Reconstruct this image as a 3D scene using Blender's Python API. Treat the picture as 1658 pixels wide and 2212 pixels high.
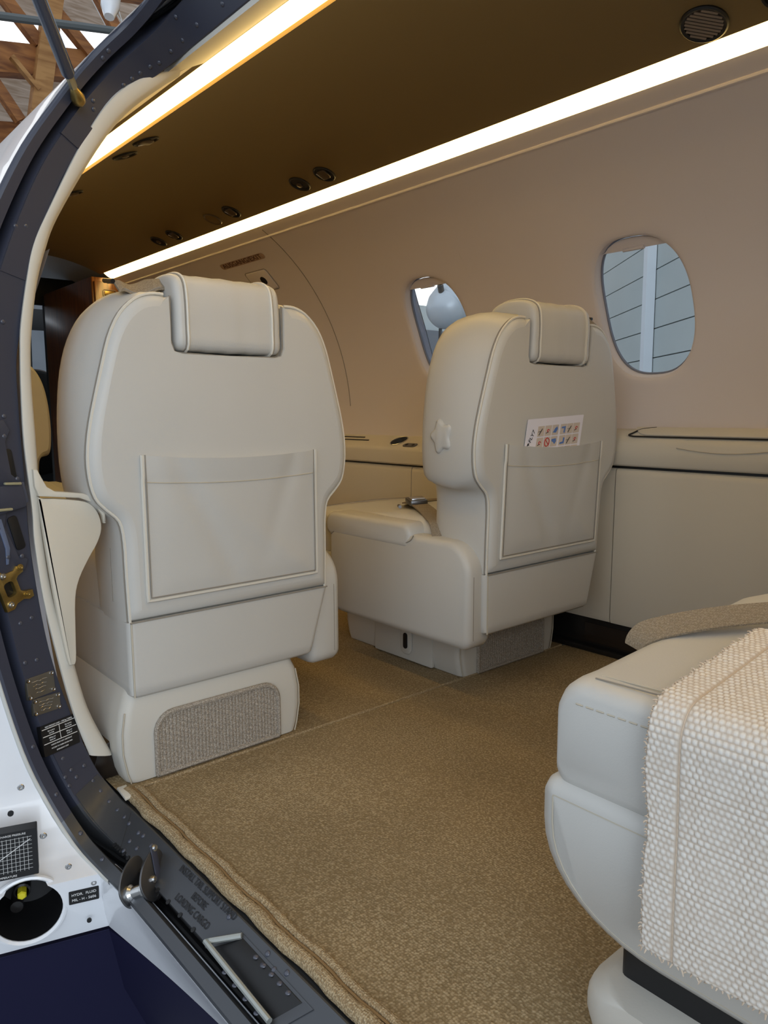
import bpy, bmesh, math, random
from mathutils import Vector, Matrix
random.seed(7)
for o in list(bpy.data.objects): bpy.data.objects.remove(o)
scene = bpy.context.scene
COL = scene.collection
PI = math.pi

# ------------------------------------------------------------------ camera, world, lights, exposure
# world axes: x to starboard, y towards the nose, z up; cabin floor at z = 0
F_PX, W_PX, H_PX = 1624.0, 1658.0, 2212.0
yaw, pitch, roll = math.radians(40.6), math.radians(-7.7), math.radians(-0.3)
fw = Vector((math.sin(yaw)*math.cos(pitch), math.cos(yaw)*math.cos(pitch), math.sin(pitch)))
rt = Vector((math.cos(yaw), -math.sin(yaw), 0)); up = rt.cross(fw)
rt2 = rt*math.cos(roll) + up*math.sin(roll); up2 = up*math.cos(roll) - rt*math.sin(roll)
cd = bpy.data.cameras.new('camera'); cam = bpy.data.objects.new('camera', cd); COL.objects.link(cam)
cd.sensor_fit = 'VERTICAL'; cd.sensor_height = 24.0; cd.lens = F_PX/H_PX*24.0; cd.clip_start = 0.01; cd.clip_end = 200
cam.matrix_world = Matrix(((rt2.x, up2.x, -fw.x, 0), (rt2.y, up2.y, -fw.y, 0), (rt2.z, up2.z, -fw.z, 0.70), (0, 0, 0, 1)))
scene.camera = cam

w = bpy.data.worlds.new('world'); scene.world = w; w.use_nodes = True
w.node_tree.nodes['Background'].inputs[0].default_value = (0.81, 0.90, 1.0, 1)
w.node_tree.nodes['Background'].inputs[1].default_value = 0.98

def area(name, loc, target, sx, sy, power, col):
    l = bpy.data.lights.new(name, 'AREA'); l.shape = 'RECTANGLE'; l.size = sx; l.size_y = sy; l.energy = power; l.color = col
    o = bpy.data.objects.new(name, l); COL.objects.link(o); o.location = loc
    o.rotation_euler = (Vector(target)-Vector(loc)).to_track_quat('-Z', 'Y').to_euler()
    return o
# daylight of the open hangar doors, behind and to the left of the photographer
area('hangar_door_daylight', (-2.6, -6.5, 2.6), (0.9, 1.4, 0.6), 6.0, 4.0, 310, (0.82, 0.91, 1.0))
STRIP_COLOR, STRIP_STRENGTH = (1.0, 0.66, 0.21, 1), 9.5
vs = scene.view_settings
vs.view_transform = 'Standard'; vs.look = 'None'; vs.exposure = -0.04; vs.gamma = 1.0; vs.use_curve_mapping = False

# ------------------------------------------------------------------ materials
def new_mat(name):
    m = bpy.data.materials.new(name); m.use_nodes = True
    return m, m.node_tree, m.node_tree.nodes['Principled BSDF']
def mat(name, col, rough=0.5, metal=0.0, bump=None, var=None, coat=0.0, spec=0.5, detail=3):
    m, nt, b = new_mat(name)
    b.inputs['Base Color'].default_value = (*col, 1); b.inputs['Roughness'].default_value = rough
    b.inputs['Metallic'].default_value = metal; b.inputs['Coat Weight'].default_value = coat
    b.inputs['Specular IOR Level'].default_value = spec
    tc = nt.nodes.new('ShaderNodeTexCoord')
    if var:
        n = nt.nodes.new('ShaderNodeTexNoise'); n.inputs['Scale'].default_value = var[0]; n.inputs['Detail'].default_value = 4
        nt.links.new(tc.outputs['Object'], n.inputs['Vector'])
        r = nt.nodes.new('ShaderNodeValToRGB'); e = r.color_ramp.elements
        e[0].position = 0.3; e[1].position = 0.7
        e[0].color = (*[c*(1-var[1]) for c in col], 1); e[1].color = (*[min(1, c*(1+var[1])) for c in col], 1)
        nt.links.new(n.outputs['Fac'], r.inputs['Fac']); nt.links.new(r.outputs['Color'], b.inputs['Base Color'])
    if bump:
        n = nt.nodes.new('ShaderNodeTexNoise'); n.inputs['Scale'].default_value = bump[0]; n.inputs['Detail'].default_value = detail
        nt.links.new(tc.outputs['Object'], n.inputs['Vector'])
        bp = nt.nodes.new('ShaderNodeBump'); bp.inputs['Strength'].default_value = bump[1]; bp.inputs['Distance'].default_value = 0.002
        nt.links.new(n.outputs['Fac'], bp.inputs['Height']); nt.links.new(bp.outputs['Normal'], b.inputs['Normal'])
    return m
def mat_loops(name, c0, c1, scale, big=None, strength=0.6, rough=0.95, stretch=(1, 1, 1)):
    """looped or woven textile: small voronoi tufts"""
    m, nt, b = new_mat(name); b.inputs['Roughness'].default_value = rough; b.inputs['Specular IOR Level'].default_value = 0.15
    tc = nt.nodes.new('ShaderNodeTexCoord'); mp = nt.nodes.new('ShaderNodeMapping'); mp.inputs['Scale'].default_value = stretch
    nt.links.new(tc.outputs['Object'], mp.inputs['Vector'])
    v = nt.nodes.new('ShaderNodeTexVoronoi'); v.inputs['Scale'].default_value = scale; v.inputs['Randomness'].default_value = 0.55
    nt.links.new(mp.outputs['Vector'], v.inputs['Vector'])
    n = nt.nodes.new('ShaderNodeTexNoise'); n.inputs['Scale'].default_value = scale*0.9; n.inputs['Detail'].default_value = 2
    nt.links.new(mp.outputs['Vector'], n.inputs['Vector'])
    ad = nt.nodes.new('ShaderNodeMath'); ad.operation = 'MULTIPLY_ADD'; ad.inputs[1].default_value = 0.75
    nt.links.new(v.outputs['Distance'], ad.inputs[0]); nt.links.new(n.outputs['Fac'], ad.inputs[2])
    r = nt.nodes.new('ShaderNodeValToRGB'); e = r.color_ramp.elements
    e[0].position = 0.55; e[0].color = (*c1, 1); e[1].position = 1.15; e[1].color = (*c0, 1)
    nt.links.new(ad.outputs[0], r.inputs['Fac'])
    out = r.outputs['Color']
    if big:
        g = nt.nodes.new('ShaderNodeTexNoise'); g.inputs['Scale'].default_value = big[0]; g.inputs['Detail'].default_value = 5
        nt.links.new(tc.outputs['Object'], g.inputs['Vector'])
        mr = nt.nodes.new('ShaderNodeMapRange'); mr.inputs['From Min'].default_value = 0.3; mr.inputs['From Max'].default_value = 0.7
        mr.inputs['To Min'].default_value = 1-big[1]; mr.inputs['To Max'].default_value = 1+big[1]
        nt.links.new(g.outputs['Fac'], mr.inputs['Value'])
        mx = nt.nodes.new('ShaderNodeVectorMath'); mx.operation = 'SCALE'
        nt.links.new(out, mx.inputs[0]); nt.links.new(mr.outputs[0], mx.inputs['Scale']); out = mx.outputs[0]
    nt.links.new(out, b.inputs['Base Color'])
    bp = nt.nodes.new('ShaderNodeBump'); bp.inputs['Strength'].default_value = strength; bp.inputs['Distance'].default_value = 0.003; bp.invert = True
    nt.links.new(ad.outputs[0], bp.inputs['Height']); nt.links.new(bp.outputs['Normal'], b.inputs['Normal'])
    return m
def mat_wood(name, c0, c1, scale, axis_scale, rough, coat=0.0):
    m, nt, b = new_mat(name); b.inputs['Roughness'].default_value = rough; b.inputs['Coat Weight'].default_value = coat
    b.inputs['Coat Roughness'].default_value = 0.18
    tc = nt.nodes.new('ShaderNodeTexCoord'); mp = nt.nodes.new('ShaderNodeMapping'); mp.inputs['Scale'].default_value = axis_scale
    nt.links.new(tc.outputs['Object'], mp.inputs['Vector'])
    n = nt.nodes.new('ShaderNodeTexNoise'); n.inputs['Scale'].default_value = scale; n.inputs['Detail'].default_value = 6; n.inputs['Distortion'].default_value = 0.6
    nt.links.new(mp.outputs['Vector'], n.inputs['Vector'])
    r = nt.nodes.new('ShaderNodeValToRGB'); e = r.color_ramp.elements
    e[0].position = 0.36; e[0].color = (*c0, 1); e[1].position = 0.62; e[1].color = (*c1, 1)
    nt.links.new(n.outputs['Fac'], r.inputs['Fac']); nt.links.new(r.outputs['Color'], b.inputs['Base Color'])
    return m
def mat_emit(name, col, strength):
    m, nt, b = new_mat(name); b.inputs['Base Color'].default_value = (0.8, 0.8, 0.8, 1)
    b.inputs['Emission Color'].default_value = col; b.inputs['Emission Strength'].default_value = strength
    return m
def mat_glass(name, tint=(0.93, 0.96, 0.98)):
    m = bpy.data.materials.new(name); m.use_nodes = True; nt = m.node_tree; nt.nodes.clear()
    out = nt.nodes.new('ShaderNodeOutputMaterial'); t = nt.nodes.new('ShaderNodeBsdfTransparent'); t.inputs[0].default_value = (*tint, 1)
    g = nt.nodes.new('ShaderNodeBsdfGlossy'); g.inputs['Roughness'].default_value = 0.03
    mx = nt.nodes.new('ShaderNodeMixShader'); fr = nt.nodes.new('ShaderNodeFresnel'); fr.inputs['IOR'].default_value = 1.3
    nt.links.new(fr.outputs[0], mx.inputs[0]); nt.links.new(t.outputs[0], mx.inputs[1]); nt.links.new(g.outputs[0], mx.inputs[2]); nt.links.new(mx.outputs[0], out.inputs[0])
    return m
LEA = (0.545, 0.53, 0.495)
M = dict(
    leather=mat('cream leather', LEA, 0.42, bump=(420, 0.10), var=(3, 0.03), spec=0.45),
    leather_b=mat('cream leather, smooth', (0.565, 0.54, 0.485), 0.5, bump=(300, 0.06), spec=0.4),
    piping=mat('cream piping', (0.66, 0.62, 0.54), 0.45),
    thread=mat('sewing thread', (0.50, 0.45, 0.36), 0.8),
    seam=mat('dark seam', (0.27, 0.24, 0.20), 0.8), gapm=mat('shadow gap', (0.02, 0.017, 0.014), 0.8),
    liner=mat('cabin liner', (0.70, 0.63, 0.605), 0.55, bump=(500, 0.05), spec=0.35),
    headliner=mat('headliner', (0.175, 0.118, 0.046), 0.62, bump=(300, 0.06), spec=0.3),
    panel=mat('side panel', (0.62, 0.57, 0.475), 0.5, bump=(350, 0.06), spec=0.35),
    trim=mat('door trim', (0.66, 0.63, 0.56), 0.4),
    frame=mat('painted frame', (0.042, 0.046, 0.070), 0.42, bump=(30, 0.05), spec=0.5),
    sillm=mat('sill metal', (0.085, 0.09, 0.10), 0.36, metal=0.55, bump=(60, 0.05)),
    rivet=mat('rivet', (0.055, 0.060, 0.085), 0.3, spec=0.8),
    black=mat('black', (0.006, 0.006, 0.007), 0.5),
    blackgl=mat('black plastic', (0.012, 0.011, 0.011), 0.25),
    brown=mat('dark brown panel', (0.022, 0.016, 0.013), 0.22),
    rubber=mat('rubber seal', (0.010, 0.010, 0.011), 0.55),
    seal=mat('window seal', (0.20, 0.205, 0.25), 0.5),
    white=mat('white paint', (0.78, 0.80, 0.84), 0.22, coat=0.4),
    navy=mat('navy paint', (0.007, 0.007, 0.030), 0.55, spec=0.2),
    print_w=mat('white print', (0.75, 0.75, 0.75), 0.6),
    print_k=mat('dark print', (0.012, 0.012, 0.014), 0.6),
    print_r=mat('brown print', (0.05, 0.012, 0.008), 0.6),
    gold=mat('cadmium plated steel', (0.42, 0.30, 0.10), 0.32, metal=0.9, var=(60, 0.25)),
    steel=mat('bright steel', (0.62, 0.62, 0.62), 0.22, metal=1.0),
    dsteel=mat('dark steel', (0.16, 0.16, 0.165), 0.35, metal=0.9),
    alu=mat('etched plate', (0.20, 0.185, 0.155), 0.4, metal=0.7),
    yellow=mat('yellow cap', (0.62, 0.55, 0.02), 0.4),
    belt=mat_loops('belt webbing', (0.23, 0.185, 0.13), (0.34, 0.285, 0.215), 420, strength=0.4, rough=0.8),
    carpet=mat_loops('woven carpet', (0.235, 0.17, 0.09), (0.44, 0.345, 0.21), 240, big=(4, 0.10), strength=0.55),
    binding=mat_loops('carpet binding', (0.28, 0.20, 0.11), (0.54, 0.43, 0.27), 330, strength=0.8),
    knit=mat_loops('knitted insert', (0.25, 0.215, 0.175), (0.50, 0.45, 0.385), 420, strength=0.35),
    
    fringe=mat('blanket edge', (0.62, 0.50, 0.38), 0.95),
    wood=mat_wood('veneer', (0.08, 0.028, 0.009), (0.22, 0.085, 0.026), 5, (22, 22, 1.2), 0.3, 0.6),
    beam=mat_wood('hangar timber', (0.17, 0.055, 0.012), (0.36, 0.14, 0.035), 2.2, (1, 6, 6), 0.7),
    beam_l=mat_wood('pale timber', (0.28, 0.12, 0.03), (0.44, 0.22, 0.07), 2.2, (1, 6, 6), 0.7),
    deck=mat_wood('roof boards', (0.40, 0.29, 0.20), (0.64, 0.52, 0.42), 2, (1, 10, 10), 0.8),
    sky=mat_emit('skylight', (1.0, 0.98, 0.96, 1), 1.5),
    strip=mat_emit('led diffuser', STRIP_COLOR, STRIP_STRENGTH),
    glass=mat_glass('window glass'),
    paper=mat('card', (0.80, 0.78, 0.86), 0.5),
    blue=mat('blue print', (0.10, 0.20, 0.50), 0.6), red=mat('red print', (0.50, 0.03, 0.03), 0.6),
    sand=mat('sand print', (0.60, 0.52, 0.45), 0.6),
    concrete=mat('hangar floor', (0.22, 0.225, 0.23), 0.6, var=(0.6, 0.15)),
    gpanel=mat('grey wall panel', (0.56, 0.60, 0.585), 0.6, var=(2, 0.03)),
    wpost=mat('white post', (0.85, 0.87, 0.9), 0.5),
    cowl=mat('aluminium cowling', (0.66, 0.70, 0.74), 0.35, metal=0.15),
    vent=mat('vent ring', (0.10, 0.075, 0.05), 0.35, metal=0.3),
    grille=mat('speaker mesh', (0.26, 0.21, 0.17), 0.5, metal=0.4),
)

# ------------------------------------------------------------------ helpers
def link_mesh(name, me, m, parent=None, smooth=True, angle=38):
    if m is not None and not me.materials: me.materials.append(m)
    if smooth:
        me.polygons.foreach_set('use_smooth', [True]*len(me.polygons)); me.set_sharp_from_angle(angle=math.radians(angle))
    o = bpy.data.objects.new(name, me); COL.objects.link(o)
    if parent is not None: o.parent = parent
    return o
def mesh(name, verts, faces, m, parent=None, smooth=True, angle=38, weld=False):
    me = bpy.data.meshes.new(name); me.from_pydata([tuple(v) for v in verts], [], faces)
    bm = bmesh.new(); bm.from_mesh(me)
    if weld: bmesh.ops.remove_doubles(bm, verts=bm.verts, dist=1e-5)
    bmesh.ops.recalc_face_normals(bm, faces=bm.faces); bm.to_mesh(me); bm.free()
    return link_mesh(name, me, m, parent, smooth, angle)
class MB:
    """collects pieces of ONE mesh"""
    def __init__(s): s.v = []; s.f = []
    def add(s, vf):
        n = len(s.v); s.v += [tuple(p) for p in vf[0]]; s.f += [[i+n for i in f] for f in vf[1]]; return s
    def build(s, name, m, parent=None, **k): return mesh(name, s.v, s.f, m, parent, **k)
def tag(o, label, cat=None, group=None, kind=None):
    o['label'] = label
    if cat: o['category'] = cat
    if group: o['group'] = group
    if kind: o['kind'] = kind
    return o
def thing(name, label, cat, loc=(0, 0, 0), rotz=0, group=None, kind=None):
    o = bpy.data.objects.new(name, None); COL.objects.link(o); o.location = loc; o.rotation_euler = (0, 0, rotz); o.empty_display_size = 0.05
    return tag(o, label, cat, group, kind)
def loft(rings, closed=True, cap0=True, cap1=True):
    n = len(rings[0]); v = [p for r in rings for p in r]; f = []
    for k in range(len(rings)-1):
        for i in range(n if closed else n-1):
            j = (i+1) % n; f.append([k*n+i, k*n+j, (k+1)*n+j, (k+1)*n+i])
    if cap0: f.append(list(range(n))[::-1])
    if cap1: f.append([(len(rings)-1)*n+i for i in range(n)])
    return v, f
def inset(poly, d):
    n = len(poly); a = sum(poly[i][0]*poly[(i+1) % n][1]-poly[(i+1) % n][0]*poly[i][1] for i in range(n)); s = 1 if a > 0 else -1
    out = []
    for i in range(n):
        p0, p, p1 = Vector(poly[i-1]), Vector(poly[i]), Vector(poly[(i+1) % n])
        e0 = (p-p0); e1 = (p1-p)
        e0 = e0.normalized() if e0.length > 1e-9 else e1.normalized(); e1 = e1.normalized() if e1.length > 1e-9 else e0
        n0 = Vector((-e0.y, e0.x))*s; n1 = Vector((-e1.y, e1.x))*s
        b = n0+n1
        b = b/max(0.6, 1+n0.dot(n1)) if b.length > 1e-6 else n0
        out.append((p.x+b.x*d, p.y+b.y*d))
    return out
def slab(outline, d0, d1, bev, fr):
    """extruded outline with rounded rims; fr maps (a, b, depth) to a point"""
    b2 = bev*0.29
    prof = [(bev, d0), (b2, d0+b2), (0, d0+bev), (0, d1-bev), (b2, d1-b2), (bev, d1)] if bev else [(0, d0), (0, d1)]
    return loft([[fr(a, b, d) for a, b in (inset(outline, i) if i else outline)] for i, d in prof])
def rrect(x0, x1, y0, y1, r, n=5):
    rs = r if isinstance(r, (list, tuple)) else [r]*4      # corners: x1y0, x1y1, x0y1, x0y0
    out = []
    for k, (cx, cy, a0, rr) in enumerate(((x1, y0, -PI/2, rs[0]), (x1, y1, 0, rs[1]), (x0, y1, PI/2, rs[2]), (x0, y0, PI, rs[3]))):
        cx += -rr if k in (0, 1) else rr; cy += rr if k in (0, 3) else -rr
        for i in range(n+1):
            a = a0+PI/2*i/n; out.append((cx+rr*math.cos(a), cy+rr*math.sin(a)))
    return out
def rbox(x0, x1, y0, y1, z0, z1, r=0.006, bev=None):
    return slab(rrect(x0, x1, y0, y1, max(r, 1e-4), 4), z0, z1, bev if bev is not None else min(r, (z1-z0)*0.45), lambda a, b, d: (a, b, d))
def catmull(pts, sub=6, closed=False):
    P = [Vector(p) for p in pts]; n = len(P); out = []
    for i in range(n if closed else n-1):
        p0 = P[(i-1) % n] if closed or i > 0 else P[0]; p1 = P[i]; p2 = P[(i+1) % n]; p3 = P[(i+2) % n] if closed or i+2 < n else P[-1]
        for k in range(sub):
            t = k/sub
            out.append(0.5*((2*p1)+(p2-p0)*t+(2*p0-5*p1+4*p2-p3)*t*t+(3*p1-p0-3*p2+p3)*t*t*t))
    if not closed: out.append(P[-1])
    return out
def tube(pts, r, n=6, closed=False, flat=1.0):
    P = [Vector(p) for p in pts]; N = len(P); rings = []; prev = None
    for i in range(N):
        if closed: t = P[(i+1) % N]-P[i-1]
        else: t = P[min(i+1, N-1)]-P[max(i-1, 0)]
        t = t.normalized() if t.length > 1e-9 else Vector((0, 0, 1))
        if prev is None:
            a = Vector((0, 0, 1)) if abs(t.z) < 0.9 else Vector((1, 0, 0)); u = (a-t*a.dot(t)).normalized()
        else: u = (prev-t*prev.dot(t)).normalized()
        prev = u; q = t.cross(u); rr = r[i] if isinstance(r, (list, tuple)) else r
        rings.append([P[i]+(u*math.cos(2*PI*k/n)+q*math.sin(2*PI*k/n)*flat)*rr for k in range(n)])
    if closed: rings.append(rings[0])
    return loft(rings, cap0=not closed, cap1=not closed)
def revolve(prof, c, axis, n=20, cap=True):
    """prof: (radius, height along axis)"""
    ax = Vector(axis).normalized(); a = Vector((0, 0, 1)) if abs(ax.z) < 0.9 else Vector((1, 0, 0))
    u = (a-ax*a.dot(ax)).normalized(); q = ax.cross(u); c = Vector(c)
    return loft([[c+ax*h+(u*math.cos(2*PI*k/n)+q*math.sin(2*PI*k/n))*max(r, 1e-5) for k in range(n)] for r, h in prof], cap0=cap, cap1=cap)
def bar(p0, p1, w, h, upv=(0, 0, 1)):
    p0, p1 = Vector(p0), Vector(p1); t = (p1-p0).normalized(); s = t.cross(Vector(upv)).normalized(); u = s.cross(t)
    c = [(-1, -1), (1, -1), (1, 1), (-1, 1)]
    return loft([[p+s*a*w/2+u*b*h/2 for a, b in c] for p in (p0, p1)])
def cut(o, vf):
    """carve the closed volume vf out of o for good"""
    c = mesh('cutter', vf[0], vf[1], None, smooth=False)
    md = o.modifiers.new('b', 'BOOLEAN'); md.object = c; md.operation = 'DIFFERENCE'; md.solver = 'EXACT'
    dg = bpy.context.evaluated_depsgraph_get(); dg.update()
    me = bpy.data.meshes.new_from_object(o.evaluated_get(dg)); o.modifiers.clear(); old = o.data; o.data = me
    me.polygons.foreach_set('use_smooth', [True]*len(me.polygons)); me.set_sharp_from_angle(angle=math.radians(38))
    bpy.data.objects.remove(c)
def frame_mat(o, xa, za):
    """matrix with origin o, local x along xa, local z along za"""
    x = Vector(xa).normalized(); z = Vector(za); z = (z-x*z.dot(x)).normalized(); y = z.cross(x); o = Vector(o)
    return Matrix(((x.x, y.x, z.x, o.x), (x.y, y.y, z.y, o.y), (x.z, y.z, z.z, o.z), (0, 0, 0, 1)))
def text_vf(body, size, M4, lift=0.0006, shear=0.0, align='CENTER'):
    cu = bpy.data.curves.new('t', 'FONT'); cu.body = body; cu.size = size; cu.align_x = align; cu.align_y = 'CENTER'; cu.extrude = 0.0002; cu.shear = shear; cu.resolution_u = 3
    ob = bpy.data.objects.new('t', cu); COL.objects.link(ob)
    dg = bpy.context.evaluated_depsgraph_get(); dg.update(); me = bpy.data.meshes.new_from_object(ob.evaluated_get(dg))
    v = [M4 @ (p.co+Vector((0, 0, lift))) for p in me.vertices]; f = [list(p.vertices) for p in me.polygons]
    bpy.data.objects.remove(ob); bpy.data.meshes.remove(me)
    return v, f
def xf(vf, M4): return [M4 @ Vector(p) for p in vf[0]], vf[1]
def flat_frame(M4): return lambda a, b, d: M4 @ Vector((a, b, d))
def dup(o, parent=None, loc=None):
    c = o.copy(); COL.objects.link(c)
    if parent is not None: c.parent = parent
    if loc is not None: c.location = loc
    return c
def struct(o, label, cat): return tag(o, label, cat, kind='structure')

# ------------------------------------------------------------------ the cabin shell
CX, CZ, R = 1.14, 0.68, 0.76
Y0, Y1 = -0.9, 4.6
def cyl(th, y, r=R): return (CX+r*math.cos(th), y, CZ+r*math.sin(th))
WIN = ((1.10, 0.292), (1.86, 0.292)); WHW, WHS = 0.135, 0.188
def oval(a, k=1.0):
    e = 2/2.6; c, s = math.cos(a), math.sin(a)
    return (WHW*k*math.copysign(abs(c)**e, c), WHS*k*math.copysign(abs(s)**e, s))
def windowed(r, k, s_lo, s_hi, soft=False):
    """right half of a cylinder r with the two window openings left out (arc coordinate s measured on R)"""
    mb = MB(); P = lambda y, s, rr=r: cyl(s/R, y, rr)
    box = 0.21; slo, shi = 0.292-0.26, 0.292+0.26
    def sheet(ya, yb, sa, sb, ny, ns):
        v = []; f = []
        for i in range(ny+1):
            for j in range(ns+1): v.append(P(ya+(yb-ya)*i/ny, sa+(sb-sa)*j/ns))
        for i in range(ny):
            for j in range(ns): a = i*(ns+1)+j; f.append([a, a+1, a+ns+2, a+ns+1])
        mb.add((v, f))
    ys = [Y0, WIN[0][0]-box, WIN[0][0]+box, WIN[1][0]-box, WIN[1][0]+box, Y1]
    for a, b in zip(ys[:-1], ys[1:]):
        sheet(a, b, s_lo, slo, 1, 4); sheet(a, b, shi, s_hi, 1, 10)
    for a, b in ((ys[0], ys[1]), (ys[2], ys[3]), (ys[4], ys[5])): sheet(a, b, slo, shi, 1, 48)
    ca_ = math.atan2(0.26, box); angs = sorted([2*PI*i/72 for i in range(72)]+[ca_, PI-ca_, PI+ca_, 2*PI-ca_])
    for yc, sc in WIN:
        rings = []
        ks = [(k, 0.0)] + [(None, t) for t in (0.05, 0.12, 0.3, 0.6, 1.0)]
        for kk, t in ks:
            ring = []
            for a in angs:
                oy, os_ = oval(a, k); m = max(abs(math.cos(a))/box, abs(math.sin(a))/0.26); by, bs = math.cos(a)/m, math.sin(a)/m
                t2 = t; rr = r+(0.006*max(0, 1-t/0.12)**2 if soft else 0)
                ring.append(P(yc+oy*(1-t2)+by*t2, sc+os_*(1-t2)+bs*t2, rr))
            rings.append(ring)
        mb.add(loft(rings, cap0=False, cap1=False))
    return mb
wall = windowed(R, 1.0, -0.16, 0.83, soft=True)
wr = struct(wall.build('wall_right', M['liner'], weld=True), 'cream curved cabin side wall with two oval windows', 'wall')
# windows: flared reveal, grey seal, pane, pulled-up shade
for k, (yc, sc) in enumerate(WIN):
    t = thing('window_%d' % (k+1), ['oval cabin window on the right looking onto grey wall panels with white post', 'oval cabin window half hidden by the reclined seat, propeller outside'][k], 'window', kind='structure')
    n = 64
    ring = lambda kk, rr: [cyl((sc+oval(2*PI*i/n, kk)[1])/R, yc+oval(2*PI*i/n, kk)[0], rr) for i in range(n)]
    mesh('reveal', *loft([ring(1.0, R+0.006), ring(0.985, R+0.012), ring(0.975, R+0.018), ring(0.968, R+0.028)], cap0=False, cap1=False), M['liner'], t)
    mesh('seal', *loft([ring(0.968, R+0.028), ring(0.945, R+0.029), ring(0.943, R+0.036), ring(1.20, R+0.045), ring(1.34, R+0.112)], cap0=False, cap1=False), M['seal'], t)
    mesh('pane', *loft([ring(0.955, R+0.033), ring(0.955, R+0.036)]), M['glass'], t)
    # shade: the bit that hangs below the top of the opening
    v = []; f = []
    for i in range(13):
        a = PI*(0.19+0.62*i/12); oy, os_ = oval(a, 0.95); lo = WHS*0.79
        for s_, rr in ((lo, R+0.020), (max(os_, lo), R+0.020), (max(os_, lo), R+0.024), (lo, R+0.024)): v.append(cyl((sc+s_)/R, yc+oy, rr))
    for i in range(12):
        for j in range(4): f.append([i*4+j, i*4+(j+1) % 4, i*4+4+(j+1) % 4, i*4+4+j])
    sh = mesh('shade', v, f, M['liner'], t)
    mesh('shade_pull', *tube([cyl((sc+WHS*0.80)/R, yc+dy, R+0.018) for dy in (-0.03, -0.015, 0, 0.015, 0.03)], 0.005, 8), M['liner'], sh)
# upper rail above the wall: small ridge, and the exit panel seam
mb = MB()
thg = math.acos(0.394/R)
mb.add(tube([cyl(thg, Y0, R-0.001), cyl(thg, Y1, R-0.001)], 0.0045, 8))
struct(mb.build('trim_1', M['liner']), 'thin raised rail along the wall below the light strip', 'trim')
# ceiling
def arc_sheet(d0, d1, n, r=R, ya=Y0, yb=3.84, th=0.012):
    v = []; f = []
    for j in range(n+1):
        dx = d0+(d1-d0)*j/n; a = math.acos(dx/r)
        for rr in (r, r+th):
            for y in (ya, yb): v.append(cyl(a, y, rr))
    for j in range(n):
        k = 4*j; f += [[k, k+1, k+5, k+4], [k+2, k+6, k+7, k+3], [k, k+4, k+6, k+2], [k+1, k+3, k+7, k+5]]
    f += [[0, 2, 3, 1], [4*n, 4*n+1, 4*n+3, 4*n+2]]
    return v, f
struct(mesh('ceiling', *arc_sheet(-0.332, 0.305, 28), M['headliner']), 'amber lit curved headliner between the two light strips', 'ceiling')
# left liner: forward of the door, over the door and aft of it
mb = MB()
mb.add(arc_sheet(-0.70, -0.408, 24, r=0.79, ya=1.40, yb=3.84))
v = []; f = []
for i, a in enumerate([PI-math.acos(0.70/R)+0.0 - 0.0]): pass
for j in range(13):
    z = 0.0+0.98*j/12; x = CX-math.sqrt(max(0, R*R-(z-CZ)**2)) if z > CZ else CX-R+0.06*((CZ-z)/CZ)**2
    v += [(x, 1.40, z), (x, 3.84, z)]
for j in range(12): f.append([2*j, 2*j+1, 2*j+3, 2*j+2])
mb.add((v, f))
struct(mb.build('wall_left', M['liner'], weld=True), 'cream cabin liner on the left ahead of the cargo door', 'wall')
# light strips: diffuser in a shallow cove
def led(name, label, pts, cover):
    t = thing(name, label, 'light strip', group='cabin ceiling light strips')
    (xa, za), (xb, zb) = pts; mid = ((xa+xb)/2, (za+zb)/2-0.011)
    rings = [[(x, y, z) for x, z in ((xa, za), (xa*.72+xb*.28, (za*.72+zb*.28)-.0085), mid, (xa*.28+xb*.72, (za*.28+zb*.72)-.0085), (xb, zb), (xb, zb+0.012), (xa, za+0.012))] for y in (Y0, 3.80)]
    mesh('diffuser', *loft(rings), M['strip'], t)
    prof = cover
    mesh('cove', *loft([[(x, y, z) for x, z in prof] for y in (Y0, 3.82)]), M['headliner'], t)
    return t
led('light_strip', 'long glowing light strip above the oval windows', ((CX+0.309, 1.377), (CX+0.372, 1.358)),
    ((CX+0.300, 1.392), (CX+0.395, 1.372), (CX+0.395, 1.340), (CX+0.373, 1.345), (CX+0.371, 1.3485), (CX+0.384, 1.350), (CX+0.384, 1.366), (CX+0.300, 1.386)))
led('light_strip', 'long glowing light strip nearest the cargo door', ((CX-0.338, 1.3675), (CX-0.380, 1.370)),
    ((CX-0.325, 1.388), (CX-0.42, 1.388), (CX-0.42, 1.352), (CX-0.398, 1.357), (CX-0.396, 1.361), (CX-0.405, 1.362), (CX-0.405, 1.383), (CX-0.325, 1.383)))
# outer skin (keeps the daylight out): right side with window holes, roof, belly
sk = windowed(0.875, 1.34, -0.09, 1.32)
def outer(dx): return CZ+math.sqrt(max(0, 0.875**2-dx*dx))
v = []; f = []
for j in range(25):
    a = 1.0+(PI/2+0.66-1.0)*j/24; v += [cyl(a, Y0, 0.875), cyl(a, 6.4, 0.875)]
for j in range(24): f.append([2*j, 2*j+1, 2*j+3, 2*j+2])
sk.add((v, f)); sk.add(([(2.01, Y0, 0.58), (2.01, 6.4, 0.58), (1.99, 6.4, 0.0), (1.99, Y0, 0.0), (1.75, 6.4, -0.22), (1.75, Y0, -0.22), (0.5, 6.4, -0.22), (0.5, Y0, -0.22)], [[0, 1, 2, 3], [3, 2, 4, 5], [5, 4, 6, 7]]))
struct(sk.build('wall_exterior', M['white'], weld=True), 'white outer skin of the fuselage beyond the windows', 'fuselage')
struct(mesh('wall_back', *rbox(0.3, 1.93, Y0-0.03, Y0-0.005, 0.0, 1.45, 0.002), M['panel']), 'aft cabin bulkhead behind the rear seat', 'wall')

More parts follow.
